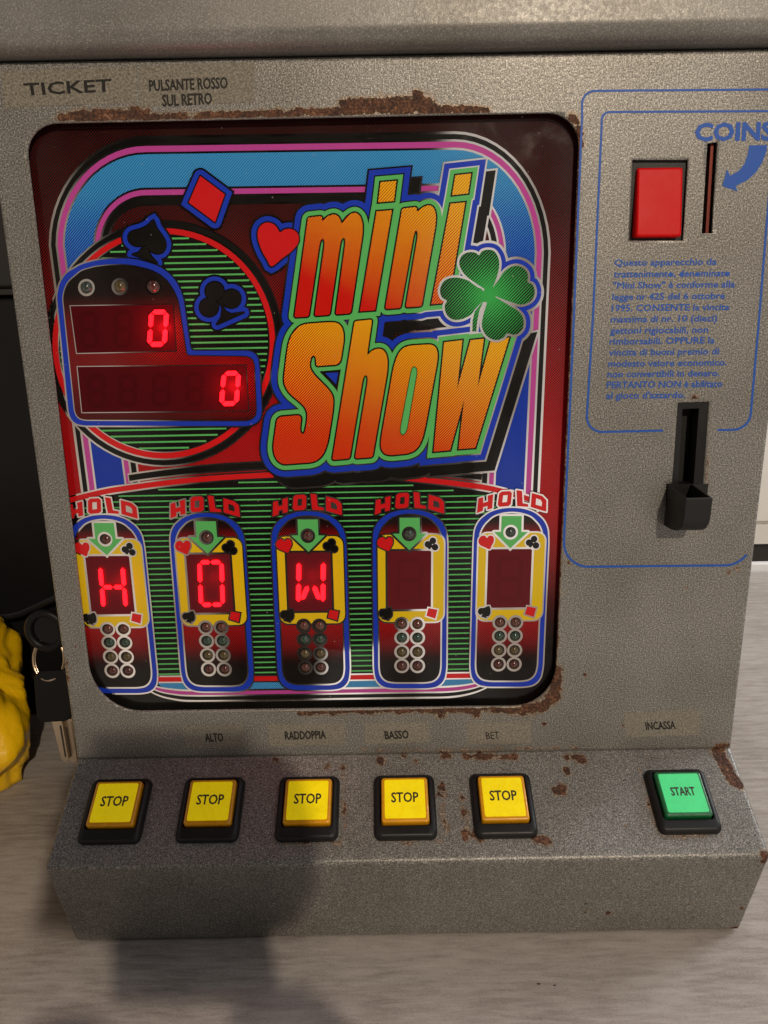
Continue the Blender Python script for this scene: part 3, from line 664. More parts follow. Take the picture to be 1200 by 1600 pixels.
def quadmap(q):
    q = [np.array(p, float) for p in q]       # TL TR BR BL
    return lambda u, v: tuple((q[0]*(1-u)+q[1]*u)*(1-v)+(q[3]*(1-u)+q[2]*u)*v)
def bar(a, b, t_, asp=1.0, cut=.5):
    """one pointed LED bar from a to b in unit-box coordinates (x already scaled)"""
    a, b = np.array(a, float), np.array(b, float); d = (b-a)/np.linalg.norm(b-a); m = np.array([-d[1], d[0]])*t_/2; e = d*t_*cut
    return [a, a+e+m, b-e+m, b, b-e-m, a+e-m]
def digit(name, q, segs, parent, t_=.2, ghost=True, h=36.5, origin=None):
    """LED character in pixel quad q; segs a list of names"""
    asp = math.dist(q[0], q[3])/math.dist(q[0], q[1]); k = t_/2; g_ = .035
    mp = quadmap(q)
    X0, X1, Y0, Y1, YM, XM = k, 1-k, k, asp-k, asp/2, .5
    D = {'a': ((X0+g_, Y0), (X1-g_, Y0)), 'a1': ((X0+g_, Y0), (XM-.01, Y0)), 'a2': ((XM+.01, Y0), (X1-g_, Y0)), 'd': ((X0+g_, Y1), (X1-g_, Y1)), 'd1': ((X0+g_, Y1), (XM-.01, Y1)), 'd2': ((XM+.01, Y1), (X1-g_, Y1)),
         'f': ((X0, Y0+g_), (X0, YM-g_)), 'b': ((X1, Y0+g_), (X1, YM-g_)), 'e': ((X0, YM+g_), (X0, Y1-g_)), 'c': ((X1, YM+g_), (X1, Y1-g_)), 'g': ((X0+g_, YM), (X1-g_, YM)), 'g1': ((X0+g_, YM), (XM-.01, YM)), 'g2': ((XM+.01, YM), (X1-g_, YM)),
         'k': ((X0+t_*.75, Y1-.1), (XM-.1, YM+.12)), 'm': ((X1-t_*.75, Y1-.1), (XM+.1, YM+.12))}
    Sg = Sheet()
    for s_ in segs:
        poly = bar(*D[s_], t_, cut=.5)
        Sg.put([[mp(float(p[0]), float(p[1])/asp) for p in poly]], LED, h)
    if ghost:
        for s_ in ('a', 'b', 'c', 'd', 'e', 'f', 'g'):
            if s_ in segs or s_+'1' in segs: continue
            Sg.put([[mp(float(p[0]), float(p[1])/asp) for p in bar(*D[s_], t_)]], GHOST if name == 'unlit_digit' else GHOST2, h-.8)
    if not Sg.v: return None
    d_ = Sg.build(name, parent, origin)
    if origin is not None: d_.location = (0, 0, 0)
    return d_
O7 = ['a', 'b', 'c', 'd', 'e', 'f']
def glow(q, parent, power):  # unseen red point light added in front of a lit digit for its halo
    P = hity(tuple(np.mean(np.array(q), 0)), ART_Y-.0085); l = bpy.data.lights.new('digit_halo_light', 'POINT'); l.energy = power; l.color = (1, .01, .02); l.shadow_soft_size = .004
    o = bpy.data.objects.new('digit_halo_light', l); COL.objects.link(o); o.location = P
for q in ([(233.3, 484), (264.5, 483.5), (260, 541.7), (229.3, 542)], [(346.7, 580), (377, 579.5), (372.5, 634), (342, 634.5)]): glow(q, score, .018)
digit('lit_digit', [(233.3, 484), (264.5, 483.5), (260, 541.7), (229.3, 542)], O7, score, .24, h=60, ghost=False)
digit('lit_digit', [(346.7, 580), (377, 579.5), (372.5, 634), (342, 634.5)], O7, score, .24, h=60, ghost=False)
for q in ([(123, 486), (154, 485.5), (153, 544), (126, 544.5)], [(178, 485), (209, 484.5), (206, 543), (177, 543.5)], [(134, 585), (165, 584.5), (166, 637), (138, 637.5)], [(184, 584), (215, 583.5), (214, 636), (185, 636.5)], [(237, 583), (268, 582.5), (266, 635), (236, 635.5)], [(290, 582), (320, 581.5), (318, 634.5), (289, 635)]):
    digit('unlit_digit', q, [], score, .22, h=37)

# lamps behind ring holes
def lamp_mat(name, c, tr=.35): return mat(name, c, .12, spec=.6, coat=.6, Transmission_Weight=tr, IOR=1.45)
LR = lamp_mat('lamp_red', (.07, .020, .016), .1); LG = lamp_mat('lamp_green', (.022, .05, .036), .1); LY = lamp_mat('lamp_amber', (.075, .056, .02), .1); LC = lamp_mat('lamp_clear', (.035, .05, .045), .1); LBr = lamp_mat('lamp_brown', (.09, .03, .02), .1)
def dome(name):
    bm = bmesh.new(); bmesh.ops.create_uvsphere(bm, u_segments=20, v_segments=10, radius=1)
    bmesh.ops.delete(bm, geom=[v_ for v_ in bm.verts if v_.co.z < -.05], context='VERTS')
    bmesh.ops.transform(bm, matrix=Matrix.Rotation(PI/2, 4, 'X'), verts=bm.verts)
    me = bpy.data.meshes.new(name); bm.to_mesh(me); bm.free()
    for p in me.polygons: p.use_smooth = True
    return me
DOMES = {}
def lamp(px, r_px, m, parent, y=ART_Y-.0016):
    P = hity(px, y); r_ = r_px*float(P[1]-CAM[1])/F*1.02
    if m.name not in DOMES: DOMES[m.name] = dome('lamp'); DOMES[m.name].materials.append(m)
    o = bpy.data.objects.new('lamp', DOMES[m.name]); COL.objects.link(o); o.parent = parent
    o.location = Vector(P)-Vector(parent.location); o.scale = (r_, r_*.75, r_); return o
for c_, m in (((135, 449.3), LC), ((187.3, 447.7), LY), ((240, 447.7), LR)): lamp(c_, 8.6, m, score)

# ------------------------------------------------------------------ five hold plates
HP = Sheet()
z4 = lambda L: [(390+x/3.636, 740+y/3.636) for x, y in L]
BO = rnd([(582, 850), (583, 829), (590, 815), (605, 803), (622, 797.5), (640, 796), (658, 797.5), (675, 803), (690, 815), (697, 829), (698.5, 850), (697, 1045), (694, 1063), (684, 1073), (668, 1075.5), (612, 1075.5), (597, 1073), (587, 1063), (584, 1046)], 6, 3)
BI = rnd([(591.5, 850), (592.5, 836), (598, 824), (611, 811), (625, 806), (640, 804.5), (655, 806), (670, 811), (683, 824), (688, 836), (689, 850), (687.5, 1044), (685, 1056), (677, 1064), (664, 1066), (616, 1066), (603, 1064), (595, 1056), (593, 1044)], 5, 3)
HP.put([BO], CHROME, 30, 2.2); HP.put([BO], INKBLUE, 31); HP.put([BI], CHROME, 32, 2.4); HP.put([BI], PLATE, 33)
YF = rnd([(589.5, 836), (693.5, 835), (692.5, 971), (591, 972)], 13, 5)
HP.put([YF], CHROME, 34, 2.4); HP.put([YF], INKYEL, 35)
WN = [(605, 861), (673.5, 860.5), (673, 951.5), (605.5, 952.5)]
HP.put([WN], CHROME, 36, 3.2); HP.put([WN], WINR2, 37)
AR = [(624, 809), (655.5, 809), (655.8, 833.8), (666, 834), (639.3, 859.5), (613, 834), (624, 833.8)]
HP.put([AR], CHROME, 37.6, 3.2, miter=1.5); HP.put([AR], INKGREEN, 38.2)
HP.put([circ((639, 834.3), 11.6, 11.6)], CHROME, 39); HP.put([circ((639, 834.3), 8.2, 8.2)], K, 40)
RG = [(x, y) for y in (975.2, 996.3, 1018.6, 1040.4) for x in (627.6, 652)]
HP.put([circ(p, 11.9, 11.4) for p in RG], CHROME, 39)
for p in RG: HP.put([circ(p, 8.4, 8.0)], K, 40)
hs = cat(z4([(790, 440), (760, 428), (733, 415), (724, 392), (735, 368), (758, 362), (772, 375), (785, 362), (808, 368), (812, 395), (800, 420)]), 3)
HP.put([hs], CHROME, 38, 2.0, miter=1.4); HP.put([hs], INKRED, 39)
cl = [circ(p, 5.2, n=16) for p in z4([(1040, 382), (1012, 402), (1052, 418)])]+[z4([(1030, 395), (1040, 410), (1022, 432), (1042, 440), (1010, 425)])]
HP.put(cl, CHROME, 38, 2.0, miter=1.4); HP.put(cl, K, 39, .01)
sp = cat(z4([(800, 762), (808, 800), (795, 822), (778, 815), (768, 806), (748, 812), (735, 795), (745, 775), (770, 772)]), 3); st = z4([(768, 800), (780, 805), (788, 832), (755, 822)])
HP.put([sp, st], CHROME, 38, 2.0, miter=1.4); HP.put([sp, st], K, 39, .01)
ds = z4([(1015, 764), (1066, 774), (1054, 824), (1003, 808)])
HP.put([ds], CHROME, 38, 2.2); HP.put([ds], INKRED, 39)
LET = [z4([(716, 152), (742, 144), (744, 176), (770, 169), (768, 136), (799, 127), (796, 208), (768, 215), (769, 194), (745, 201), (743, 222), (710, 234)]),
       z4([(832, 124), (846, 112), (893, 109), (905, 120), (901, 184), (888, 195), (836, 199), (826, 187)]),
       z4([(930, 104), (962, 109), (968, 178), (999, 184), (1001, 199), (937, 195)]),
       z4([(1018, 120), (1078, 137), (1103, 162), (1104, 226), (1080, 220), (1014, 200)])]
HOL = [z4([(856, 134), (881, 132), (878, 171), (852, 174)]), z4([(1044, 150), (1070, 160), (1078, 175), (1076, 196), (1042, 186)])]
HP.put(LET, CHROME, 34, 2.3, miter=1.6); HP.put(LET, INKRED, 35, .01); HP.put(HOL, CHROME, 36, .01)
O4 = hity((639, 860), ART_Y); X1, X5 = hity((168.5, 866), ART_Y)[0], hity((796.2, 860), ART_Y)[0]; PX = (X5-X1)/4
first = HP.build('hold_plate', MA, origin=O4)
plates = []
for k in range(5):
    o = first if k == 0 else first.copy()
    if k: COL.objects.link(o); o.parent = MA
    o.location = O4+np.array([X1+k*PX-O4[0], 0, 0]); plates.append(o)
for k, o in enumerate(plates):
    dxw = X1+k*PX-O4[0]
    def sh(p, y=ART_Y):
        q = hity(p, y).copy(); q[0] += dxw; return pxv(q)
    lamp(sh((639, 834.3)), 7.7, LR if k < 3 else LC, o)
    for i, p in enumerate(RG): lamp(sh(p), 7.8, (LBr, LG, LY, LR)[i//2], o)
    def wq(u0, v0, u1, v1, sl=0):
        m_ = quadmap(WN); return [sh(m_(u0+sl, v0)), sh(m_(u1+sl, v0)), sh(m_(u1-sl*.3, v1)), sh(m_(u0-sl*.3, v1))]
    segs = (['f', 'b', 'e', 'c', 'g1', 'g2'], ['a1', 'a2', 'd1', 'd2', 'f', 'b', 'e', 'c'], ['f', 'b', 'e', 'c', 'k', 'm'])
    if k < 3:
        q = (wq(.22, .15, .83, .92, .02), wq(.2, .10, .80, .90, .03), wq(.17, .12, .84, .90, .04))[k]
        glow(q, o, .0028)
        digit('lit_letter', q, segs[k], o, .16, ghost=False, h=66, origin=np.array(o.location))
    else: digit('unlit_letter', wq(.2, .12, .8, .9, .03), [], o, .15, h=40, origin=np.array(o.location))

# ------------------------------------------------------------------ silkscreen on the panel
def panelp(px, layer): return hity(px, -.00012-layer*2e-5)
SK = Sheet()
PO = rnd([(1300, 139), (909.5, 142), (909.5, 184), (895.4, 528), (879.5, 886), (1173, 883), (1198.6, 627), (1235, 200), (1240, 150)], [0, 40, 0, 0, 40, 40, 0, 0, 0], 10)
PI1 = rnd([(1300, 173), (940.5, 175), (940, 200), (926.7, 493), (915.5, 675.5), (1035.6, 672.8), (1036, 672.8)], [0, 26, 0, 0, 26, 0, 0], 8)
PI2 = rnd([(1121, 672), (1171, 671), (1186, 500), (1210, 200)], [0, 26, 0, 0], 8)
def densep(L):
    o = []
    for i in range(len(L)-1):
        n = max(1, int(math.dist(L[i], L[i+1])/20)); o += [(L[i][0]+(L[i+1][0]-L[i][0])*k/n, L[i][1]+(L[i+1][1]-L[i][1])*k/n) for k in range(n)]
    return o+[L[-1]]
PO, PI1, PI2 = densep(PO), densep(PI1), densep(PI2)
def clipx(L): return [p for p in L if hity(p)[0] < HW-.003]
for L in (PO, PI1, PI2):
    run = []
    for p in L+[None]:
        if p is not None and hity(p)[0] < HW-.004: run.append(p)
        else:
            if len(run) > 2: SK.put([strip(run, 1.75)], BLUEINK, 0, mapf=panelp)
            run = []
z8 = lambda L: [(880+x/3.75, 120+y/3.75) for x, y in L]
SK.put([z8([(1090, 402), (1196, 400), (1188, 445), (1165, 505), (1130, 560), (1080, 605), (1010, 640), (1022, 672), (932, 640), (960, 540), (978, 580), (1030, 550), (1062, 510), (1080, 460)])], BLUEINK, 0, mapf=panelp)
silk = SK.build('silkscreen_lines', panel)
def text(body, quad, m, mapf, bold=0.0, layer=1, merge=None, spacing=1.0, warp=None):
    cu = bpy.data.curves.new('t', 'FONT'); cu.body = body; cu.size = 1; cu.space_character = spacing; cu.resolution_u = 2
    ob = bpy.data.objects.new('t', cu); COL.objects.link(ob); bpy.context.view_layer.update()
    dg = bpy.context.evaluated_depsgraph_get(); me = bpy.data.meshes.new_from_object(ob.evaluated_get(dg))
    bpy.data.objects.remove(ob); bpy.data.curves.remove(cu)
    c = np.array([v_.co[:2] for v_ in me.vertices]); lo, hi = c.min(0), c.max(0); mp = quadmap(quad)
    base = 0.0; top = .73                     # cap height box, so that descenders hang below the quad
    Q = [mp((x-lo[0])/(hi[0]-lo[0]), 1-(y-base)/(top-base)) for x, y in c]
    if bold > 0:                              # bold face: letters grown by their outline
        ht = math.dist(quad[0], quad[3])/.73; wd_ = bold*ht*.5
        cnt = {}
        for p in me.polygons:
            for e in p.edge_keys: cnt[e] = cnt.get(e, 0)+1
        pp = [[Q[i] for i in p.vertices] for p in me.polygons]
        for (a, b_), n in cnt.items():
            if n == 1:
                A_, B_2 = np.array(Q[a]), np.array(Q[b_]); l_ = np.linalg.norm(B_2-A_)
                if l_ < 1e-5: continue
                d_ = (B_2-A_)/l_; m_ = np.array([-d_[1], d_[0]])*wd_; e_ = d_*wd_*.5
                pp.append([tuple(A_+m_-e_), tuple(B_2+m_+e_), tuple(B_2-m_+e_), tuple(A_-m_-e_)])
        bpy.data.meshes.remove(me); merge.put(pp, m, layer, mapf=mapf); return
    V = [mapf(q_, layer) for q_ in Q]
    FF = []
    for p in me.polygons:
        t_ = list(p.vertices); a_, b_, d_ = V[t_[0]], V[t_[1]], V[t_[2]]
        if np.dot(np.cross(b_-a_, d_-a_), CAM-a_) < 0: t_.reverse()
        FF.append(t_)
    bpy.data.meshes.remove(me)
    if merge is not None:
        b = len(merge.v); merge.v += V
        if m not in merge.mats: merge.mats.append(m)
        merge.f += [[b+i for i in t_] for t_ in FF]; merge.m += [merge.mats.index(m)]*len(FF)
    return V, FF
TX = Sheet()
text('COINS', [(1088.5, 192), (1208, 189.5), (1206, 218), (1087, 219.5)], BLUEINK, panelp, .085, merge=TX); TX.build('coins_lettering', panel); TX = Sheet()
lines = ['Questo apparecchio da', 'trattenimento, denominato', '"Mini Show" è conforme alla', 'legge nr 425 del 6 ottobre', '1995. CONSENTE la vincita', 'massima di nr. 10 (dieci)', 'gettoni rigiocabili, non', 'rimborsabili. OPPURE la', 'vincita di buoni premio di', 'modesto valore economico.', 'non convertibili in denaro.', 'PERTANTO NON è abilitato', "al gioco d'azzardo."]
ys = [409, 427, 444.5, 462.5, 480, 497.5, 515.3, 532, 549.2, 566.6, 583.3, 600, 617]
xr = [1119, 1140, 1148, 1132, 1139, 1120, 1106, 1116, 1123, 1135, 1124, 1128, 1070]
for i, L in enumerate(lines):
    x0 = 960-13*i/12; y = ys[i]; s_ = .012*(xr[i]-x0)
    text(L, [(x0+1, y-5.2+s_/2), (xr[i]+1, y-5.2-s_/2), (xr[i], y+5.4-s_/2), (x0, y+5.4+s_/2)], BLUEINK, panelp, .045, merge=TX)
TX.build('notice_lettering', panel)
STK = mat('clear_label_tape', (.16, .145, .12), .3, spec=.5)
t, b = nodes(STK); g = N(t, 'ShaderNodeNewGeometry')
t.links.new(ramp(t, noise(t, g.outputs['Position'], 950, 2, .6), ((.3, (.085, .077, .062)), (.5, (.175, .16, .13)), (.72, (.28, .26, .215)))), b.inputs['Base Color'])
STK2 = STK.copy(); STK2.name = 'clear_label_tape_dull'; t, b = nodes(STK2); b.inputs['Roughness'].default_value = .42
for q, words in (([(2, 112), (213, 104), (214, 160), (8, 168)], [('TICKET', [(36.5, 129.5), (173, 122.5), (174, 142.5), (40, 149)], .05)]),
        ([(217, 103), (398, 97), (397, 160), (218, 166)], [('PULSANTE ROSSO', [(232.5, 124.5), (355, 119.5), (355.5, 138), (234, 142)], .05), ('SUL RETRO', [(253, 147.5), (330.5, 144), (331, 162), (254.5, 166)], .05)]),
        ([(286, 1134), (380, 1132), (382, 1166), (290, 1168)], [('ALTO', [(319.5, 1146), (347.5, 1145), (349, 1158), (321.5, 1159)], .05)]),
        ([(418, 1132), (539, 1129), (540, 1164), (421, 1167)], [('RADDOPPIA', [(444.5, 1142.5), (508, 1141), (509, 1154), (446, 1155.5)], .05)]),
        ([(569, 1129), (670, 1127), (671, 1160), (571, 1163)], [('BASSO', [(600.5, 1142), (637.5, 1140.5), (638.5, 1153.5), (602, 1155)], .05)]),
        ([(729, 1129), (830, 1126), (831, 1161), (731, 1163)], [('BET', [(758.5, 1143.5), (779.5, 1142.5), (780.5, 1154), (760, 1155)], .01)]),
        ([(974, 1113), (1094, 1108), (1096, 1148), (978, 1152)], [('INCASSA', [(1008, 1128), (1054.5, 1126), (1055.5, 1138.5), (1010, 1140.5)], .05)])):
    TK = Sheet(); TK.put([q], STK, 0, mapf=panelp)
    for s_, q_, bo in words: text(s_, q_, BLACKINK, panelp, bo, layer=3, merge=TK)
    TK.build('label_tape', panel)

# ------------------------------------------------------------------ buttons on the shelf
def on_shelf(u, s_, h): return np.array([u, 0, 0])+S0+SD*s_+SN*h
def sh_uv(p, h=0):
    P = hits(p, h); return float(P[0]), float(np.dot(P-S0-SN*h, SD))
BT = [[(148, 1219), (236, 1218), (214, 1313), (120, 1315)], [(290, 1216), (382, 1214), (370, 1311), (274, 1314)], [(439, 1214), (529, 1213), (526, 1311), (430, 1311.6)], [(585, 1211.6), (678, 1210), (683, 1309), (585, 1310.6)], [(733.5, 1208.6), (826.5, 1208), (841.5, 1305.5), (744, 1307.6)], [(1005, 1202.7), (1101, 1202), (1129, 1298.7), (1033, 1301)]]
uv = np.array([[sh_uv(p, .003) for p in q] for q in BT])
BW = float(np.mean([[q[1][0]-q[0][0], q[2][0]-q[3][0]] for q in uv])); BH = float(np.mean([[q[3][1]-q[0][1], q[2][1]-q[1][1]] for q in uv]))
def rr_loop(cx_, cy_, w_, h_, r_, h, seg=5):
    return [on_shelf(p[0], p[1], h) for p in rnd([(cx_-w_/2, cy_-h_/2), (cx_+w_/2, cy_-h_/2), (cx_+w_/2, cy_+h_/2), (cx_-w_/2, cy_+h_/2)], r_, seg)]
def stack(name, loops, m, parent, cap=True, smooth=False):
    n = len(loops[0]); v = [p for L in loops for p in L]; f = []
    for k in range(len(loops)-1): f += [(k*n+i, k*n+(i+1) % n, (k+1)*n+(i+1) % n, (k+1)*n+i) for i in range(n)]
    if cap: f.append(tuple(range((len(loops)-1)*n, len(loops)*n)))
    o = mesh(name, v, f, m, parent)
    bm = bmesh.new(); bm.from_mesh(o.data); bmesh.ops.recalc_face_normals(bm, faces=bm.faces); bm.to_mesh(o.data); bm.free(); return o
def cap_mats(nm, rgb, side, es):
    a = mat('cap_shell_'+nm, side, .16, spec=.5, coat=.4, Subsurface_Weight=.25); a.node_tree.nodes['Principled BSDF'].inputs['Subsurface Radius'].default_value = (.004, .003, .001)
    l = lin(rgb); b_ = mat('cap_insert_'+nm, l, .32, spec=.4, coat=.5, coat_r=.08, emit=l, es=es); return a, b_
def grimy(m):
    t, b = nodes(m); src = tuple(b.inputs['Base Color'].default_value)[:3]; g = N(t, 'ShaderNodeNewGeometry')
    n = noise(t, g.outputs['Position'], 130, 5, .7); t.links.new(mixc(t, ramp(t, n, ((.45, 0), (.75, .35))), src, tuple(v*.45 for v in src)), b.inputs['Base Color'])
    t.links.new(ramp(t, noise(t, g.outputs['Position'], 420, 4, .7), ((.3, .16), (.7, .5))), b.inputs['Roughness']); return m
YS, YI = cap_mats('yellow', (236, 212, 6), lin((214, 150, 6)), .30)
GS, GI = cap_mats('green', (60, 200, 120), lin((14, 96, 52)), .32)
[grimy(m_) for m_ in (YS, YI, GS, GI)]
CAPT = mat('caption_ink', (.02, .016, .01), .5)
for k in range(6):
    cu_, cv_ = uv[k].mean(0); start = k == 5
    nm = 'start_button' if start else 'stop_button'
    ihx, ihy = BW*.79, BH*.73; oy = -BH*.062
    bz = stack(nm, [rr_loop(cu_, cv_, BW+.0012, BH+.0012, .0042, 0), rr_loop(cu_, cv_, BW+.0008, BH+.0008, .0042, .0022), rr_loop(cu_, cv_, BW-.0006, BH-.0006, .0040, .0036), rr_loop(cu_, cv_, BW-.0030, BH-.0030, .0034, .0044), rr_loop(cu_, cv_+oy, ihx+.0016, ihy+.0016, .0022, .0046), rr_loop(cu_, cv_+oy, ihx+.0012, ihy+.0012, .0020, .0020)], BLACKPL, MA)
    for p in bz.data.polygons: p.use_smooth = False
    setp(bz, 'green START button in a black surround' if start else None)
    bevel(bz, .0006, 2, 30)
    cw, ch, ct = ihx, ihy, .0070
    cp_ = stack('button_cap', [rr_loop(cu_, cv_+oy, cw, ch, .0018, .0022), rr_loop(cu_, cv_+oy, cw-.0004, ch-.0004, .0018, ct-.0010), rr_loop(cu_, cv_+oy, cw-.0014, ch-.0014, .0016, ct-.0002), rr_loop(cu_, cv_+oy, cw-.0034, ch-.0034, .0012, ct)], GS if start else YS, bz)
    bevel(cp_, .0004, 2, 25)
    ins = stack('cap_insert', [rr_loop(cu_, cv_+oy-.0002, cw-.0042, ch-.0040, .0012, ct-.0003), rr_loop(cu_, cv_+oy-.0002, cw-.0044, ch-.0042, .0012, ct+.00018)], GI if start else YI, bz)
    CP = Sheet(); hh_ = ct+.00026
    def capp(p, layer): return on_shelf(p[0]/2400, p[1]/2400, hh_)
    wd, th = (.50, .19) if start else (.56, .225)
    cv2 = cv_+oy-.0012
    q = [(cu_-cw*wd/2*1.0, cv2-ch*th/2), (cu_+cw*wd/2, cv2-ch*th/2), (cu_+cw*wd/2, cv2+ch*th/2), (cu_-cw*wd/2, cv2+ch*th/2)]; q = [(a_*2400, b_*2400) for a_, b_ in q]
    text('START' if start else 'STOP', q, CAPT, capp, .05 if start else .04, merge=CP)
    CP.build('caption', bz)

# ------------------------------------------------------------------ reject button, coin slot, coin cup
def pl(pts, y): return [hity(p, 0)*np.array([1, 0, 1])+np.array([0, y, 0]) for p in pts]
bm = bmesh.new(); a = np.array(pl([(978, 245), (1080, 245), (1072, 380), (978, 380)], 0)); box_bm(bm, (a[:, 0].min(), .0025, a[:, 2].min()), (a[:, 0].max(), .0125, a[:, 2].max()))
bs = from_bm('button_housing', bm, BLACKPL, MA)
RED = mat('red_plastic', lin((190, 6, 10)), .42, spec=.12); worn(RED, 700, .3, .5, .00005)
q0 = [(997.3, 261), (1069.5, 260), (1061.5, 371), (990.5, 371.5)]
def inset(q, k):
    c = np.mean(np.array(q), 0); return [tuple(c+(np.array(p)-c)*(1-k)) for p in q]
lv = []
for k, y in ((0, .0025), (0, -.0008), (.03, -.0018), (.09, -.0022)):
    pts = rnd(inset(q0, k), 4 if k < .08 else 5, 3); n = len(pts)
    cyc = np.mean([p[1] for p in pts])
    L = []
    for p in pts:
        P = hity(p, -.001); yy = y-(.0022*(p[1]-cyc)/55 if y < 0 else 0); L.append(np.array([P[0], yy, P[2]]))
    lv.append(L)
rb = stack('coin_reject_button', lv, RED, MA); bevel(rb, .0006, 2, 25); setp(rb, 'large red rectangular push button')
# dark backing for slot and chute
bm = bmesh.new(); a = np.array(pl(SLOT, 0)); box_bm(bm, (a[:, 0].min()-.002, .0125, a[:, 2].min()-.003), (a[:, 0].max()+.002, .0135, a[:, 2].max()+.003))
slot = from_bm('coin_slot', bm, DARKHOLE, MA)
BRS = mat('red_brown_metal', (.16, .03, .02), .3, metal=.6)
s3 = [np.array(p) for p in pl([(1114.5, 224), (1119, 223.5), (1110.5, 365), (1106, 365)], 0)]
prism('slot_guide', [p+np.array([0, .012, 0]) for p in s3], [p+np.array([0, .003, 0]) for p in s3], BRS, slot)
# chute
ch = empty  # (builder below makes meshes only)
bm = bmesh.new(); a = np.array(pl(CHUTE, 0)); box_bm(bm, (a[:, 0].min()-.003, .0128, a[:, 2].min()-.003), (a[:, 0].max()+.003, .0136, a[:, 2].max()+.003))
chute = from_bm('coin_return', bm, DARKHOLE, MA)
def rail(pa, pb, y0, y1): return [np.array([p[0], y, p[2]]) for p, y in ((pa, y0), (pb, y0), (pb, y1), (pa, y1))]
o4 = pl([(1060, 630), (1108, 628.5), (1097.5, 757), (1050.5, 757)], 0); i4 = pl([(1068, 639.5), (1094, 638.5), (1085.5, 757), (1061, 757)], 0)
v = [p+np.array([0, y, 0]) for L, y in ((o4, .006), (o4, .0005), (i4, .0015), (i4, .0125)) for p in L]
f = []
for k in range(3):
    for i in (3, 0, 1): f.append((k*4+i, k*4+(i+1) % 4, (k+1)*4+(i+1) % 4, (k+1)*4+i))
fr = mesh('chute_frame', v, f, BLACKPL, chute)
bm = bmesh.new(); bm.from_mesh(fr.data); bmesh.ops.recalc_face_normals(bm, faces=bm.faces); bm.to_mesh(fr.data); bm.free()
rib = pl([(1066.5, 640), (1070.5, 640), (1063, 757), (1059, 757)], 0)
# plate behind the cup
pp = pl([(1039, 757), (1107, 756.5), (1103.5, 800), (1036.5, 800)], 0)
prism('cup_plate', [p+np.array([0, .008, 0]) for p in pp], [p+np.array([0, .0004, 0]) for p in pp], BLACKPL, chute)
# cup: hollow box with a curved foot, open at the top
TLx, TRx = float(hity((1041.5, 770))[0]), float(hity((1082, 770))[0])
zt_, zb_ = float(hity((1060, 757))[2]), float(hity((1060, 821))[2]); zfr = float(hity((1090, 778), -.027)[2]); PRO = -.027
def cup_prof(x, ins):
    z_top_back, y_front = zt_, PRO+ins
    pts = [(.0, z_top_back), (y_front, zfr)]
    hgt = zfr-zb_-ins*1.3
    for a_ in np.linspace(0, 1, 9): pts.append((y_front*(1-a_**2.6)-.0005*0, zfr-.006-(hgt-.006)*math.sin(a_*PI/2)**.9))
    return [np.array([x, p[0], p[1]]) for p in pts]
Lo, Ro = cup_prof(TLx, 0), cup_prof(TRx, 0); Li, Ri = cup_prof(TLx+.0016, .0018), cup_prof(TRx-.0016, .0018)
n = len(Lo); v = Lo+Ro+Li+Ri; f = [tuple(range(n)), tuple(range(2*n-1, n-1, -1))]
for i in range(1, n-1): f.append((i, i+1, n+i+1, n+i)); f.append((2*n+i, 3*n+i, 3*n+i+1, 2*n+i+1))
f += [tuple(range(3*n-1, 2*n-1, -1)), tuple(range(3*n, 4*n)), (0, 1, 2*n+1, 2*n), (n, 3*n, 3*n+1, n+1), (1, n+1, 3*n+1, 2*n+1)]
cup = mesh('coin_cup', v, f, BLACKPL, chute)
bm = bmesh.new(); bm.from_mesh(cup.data); bmesh.ops.recalc_face_normals(bm, faces=bm.faces); bm.to_mesh(cup.data); bm.free()
bevel(cup, .0007, 2, 40)

# ------------------------------------------------------------------ lock and keys on the left side
DKM = mat('dark_lock_metal', (.05, .045, .04), .3, metal=.8); KEYM = mat('nickel_key', (.55, .45, .33), .34, metal=.9); RINGM = mat('gilt_ring', (.62, .5, .36), .22, metal=1)
def tube(name, pts, r_, m, parent=None, closed=False, seg=10):
    cu = bpy.data.curves.new(name, 'CURVE'); cu.dimensions = '3D'; cu.bevel_depth = r_; cu.bevel_resolution = 3; cu.use_fill_caps = True
    s = cu.splines.new('POLY'); s.points.add(len(pts)-1); s.use_cyclic_u = closed
    for i, p in enumerate(pts): s.points[i].co = tuple(map(float, p))+(1,)
    ob = bpy.data.objects.new('t', cu); COL.objects.link(ob); bpy.context.view_layer.update()
    me = bpy.data.meshes.new_from_object(ob.evaluated_get(bpy.context.evaluated_depsgraph_get())); bpy.data.objects.remove(ob)
    me.name = name; me.materials.clear(); return link(name, me, m, parent, smooth=True)
KY = .030
def kp(p, y=KY): return hity(p, y)
lk = kp((92, 985)); zl = float(lk[2])
bm = bmesh.new(); bmesh.ops.create_cone(bm, cap_ends=True, segments=28, radius1=.0105, radius2=.0098, depth=.007)
bmesh.ops.transform(bm, matrix=Matrix.Translation((-HW-.0018, KY, zl)) @ Matrix.Rotation(PI/2, 4, 'Y'), verts=bm.verts)
lock = from_bm('side_lock', bm, DKM, MA); bevel(lock, .0008, 2)
KR = empty('key_ring', tuple(kp((75, 1045))), label='bunch of black-headed keys on a metal ring hanging at the left side of the machine', cat='keys')
def kchild(o): o.parent = KR; o.matrix_parent_inverse = KR.matrix_world.inverted(); return o
KR.matrix_world = Matrix.Translation(KR.location); bpy.context.view_layer.update()
BK = mat('black_key_plastic', (.005, .005, .005), .45, spec=.2)
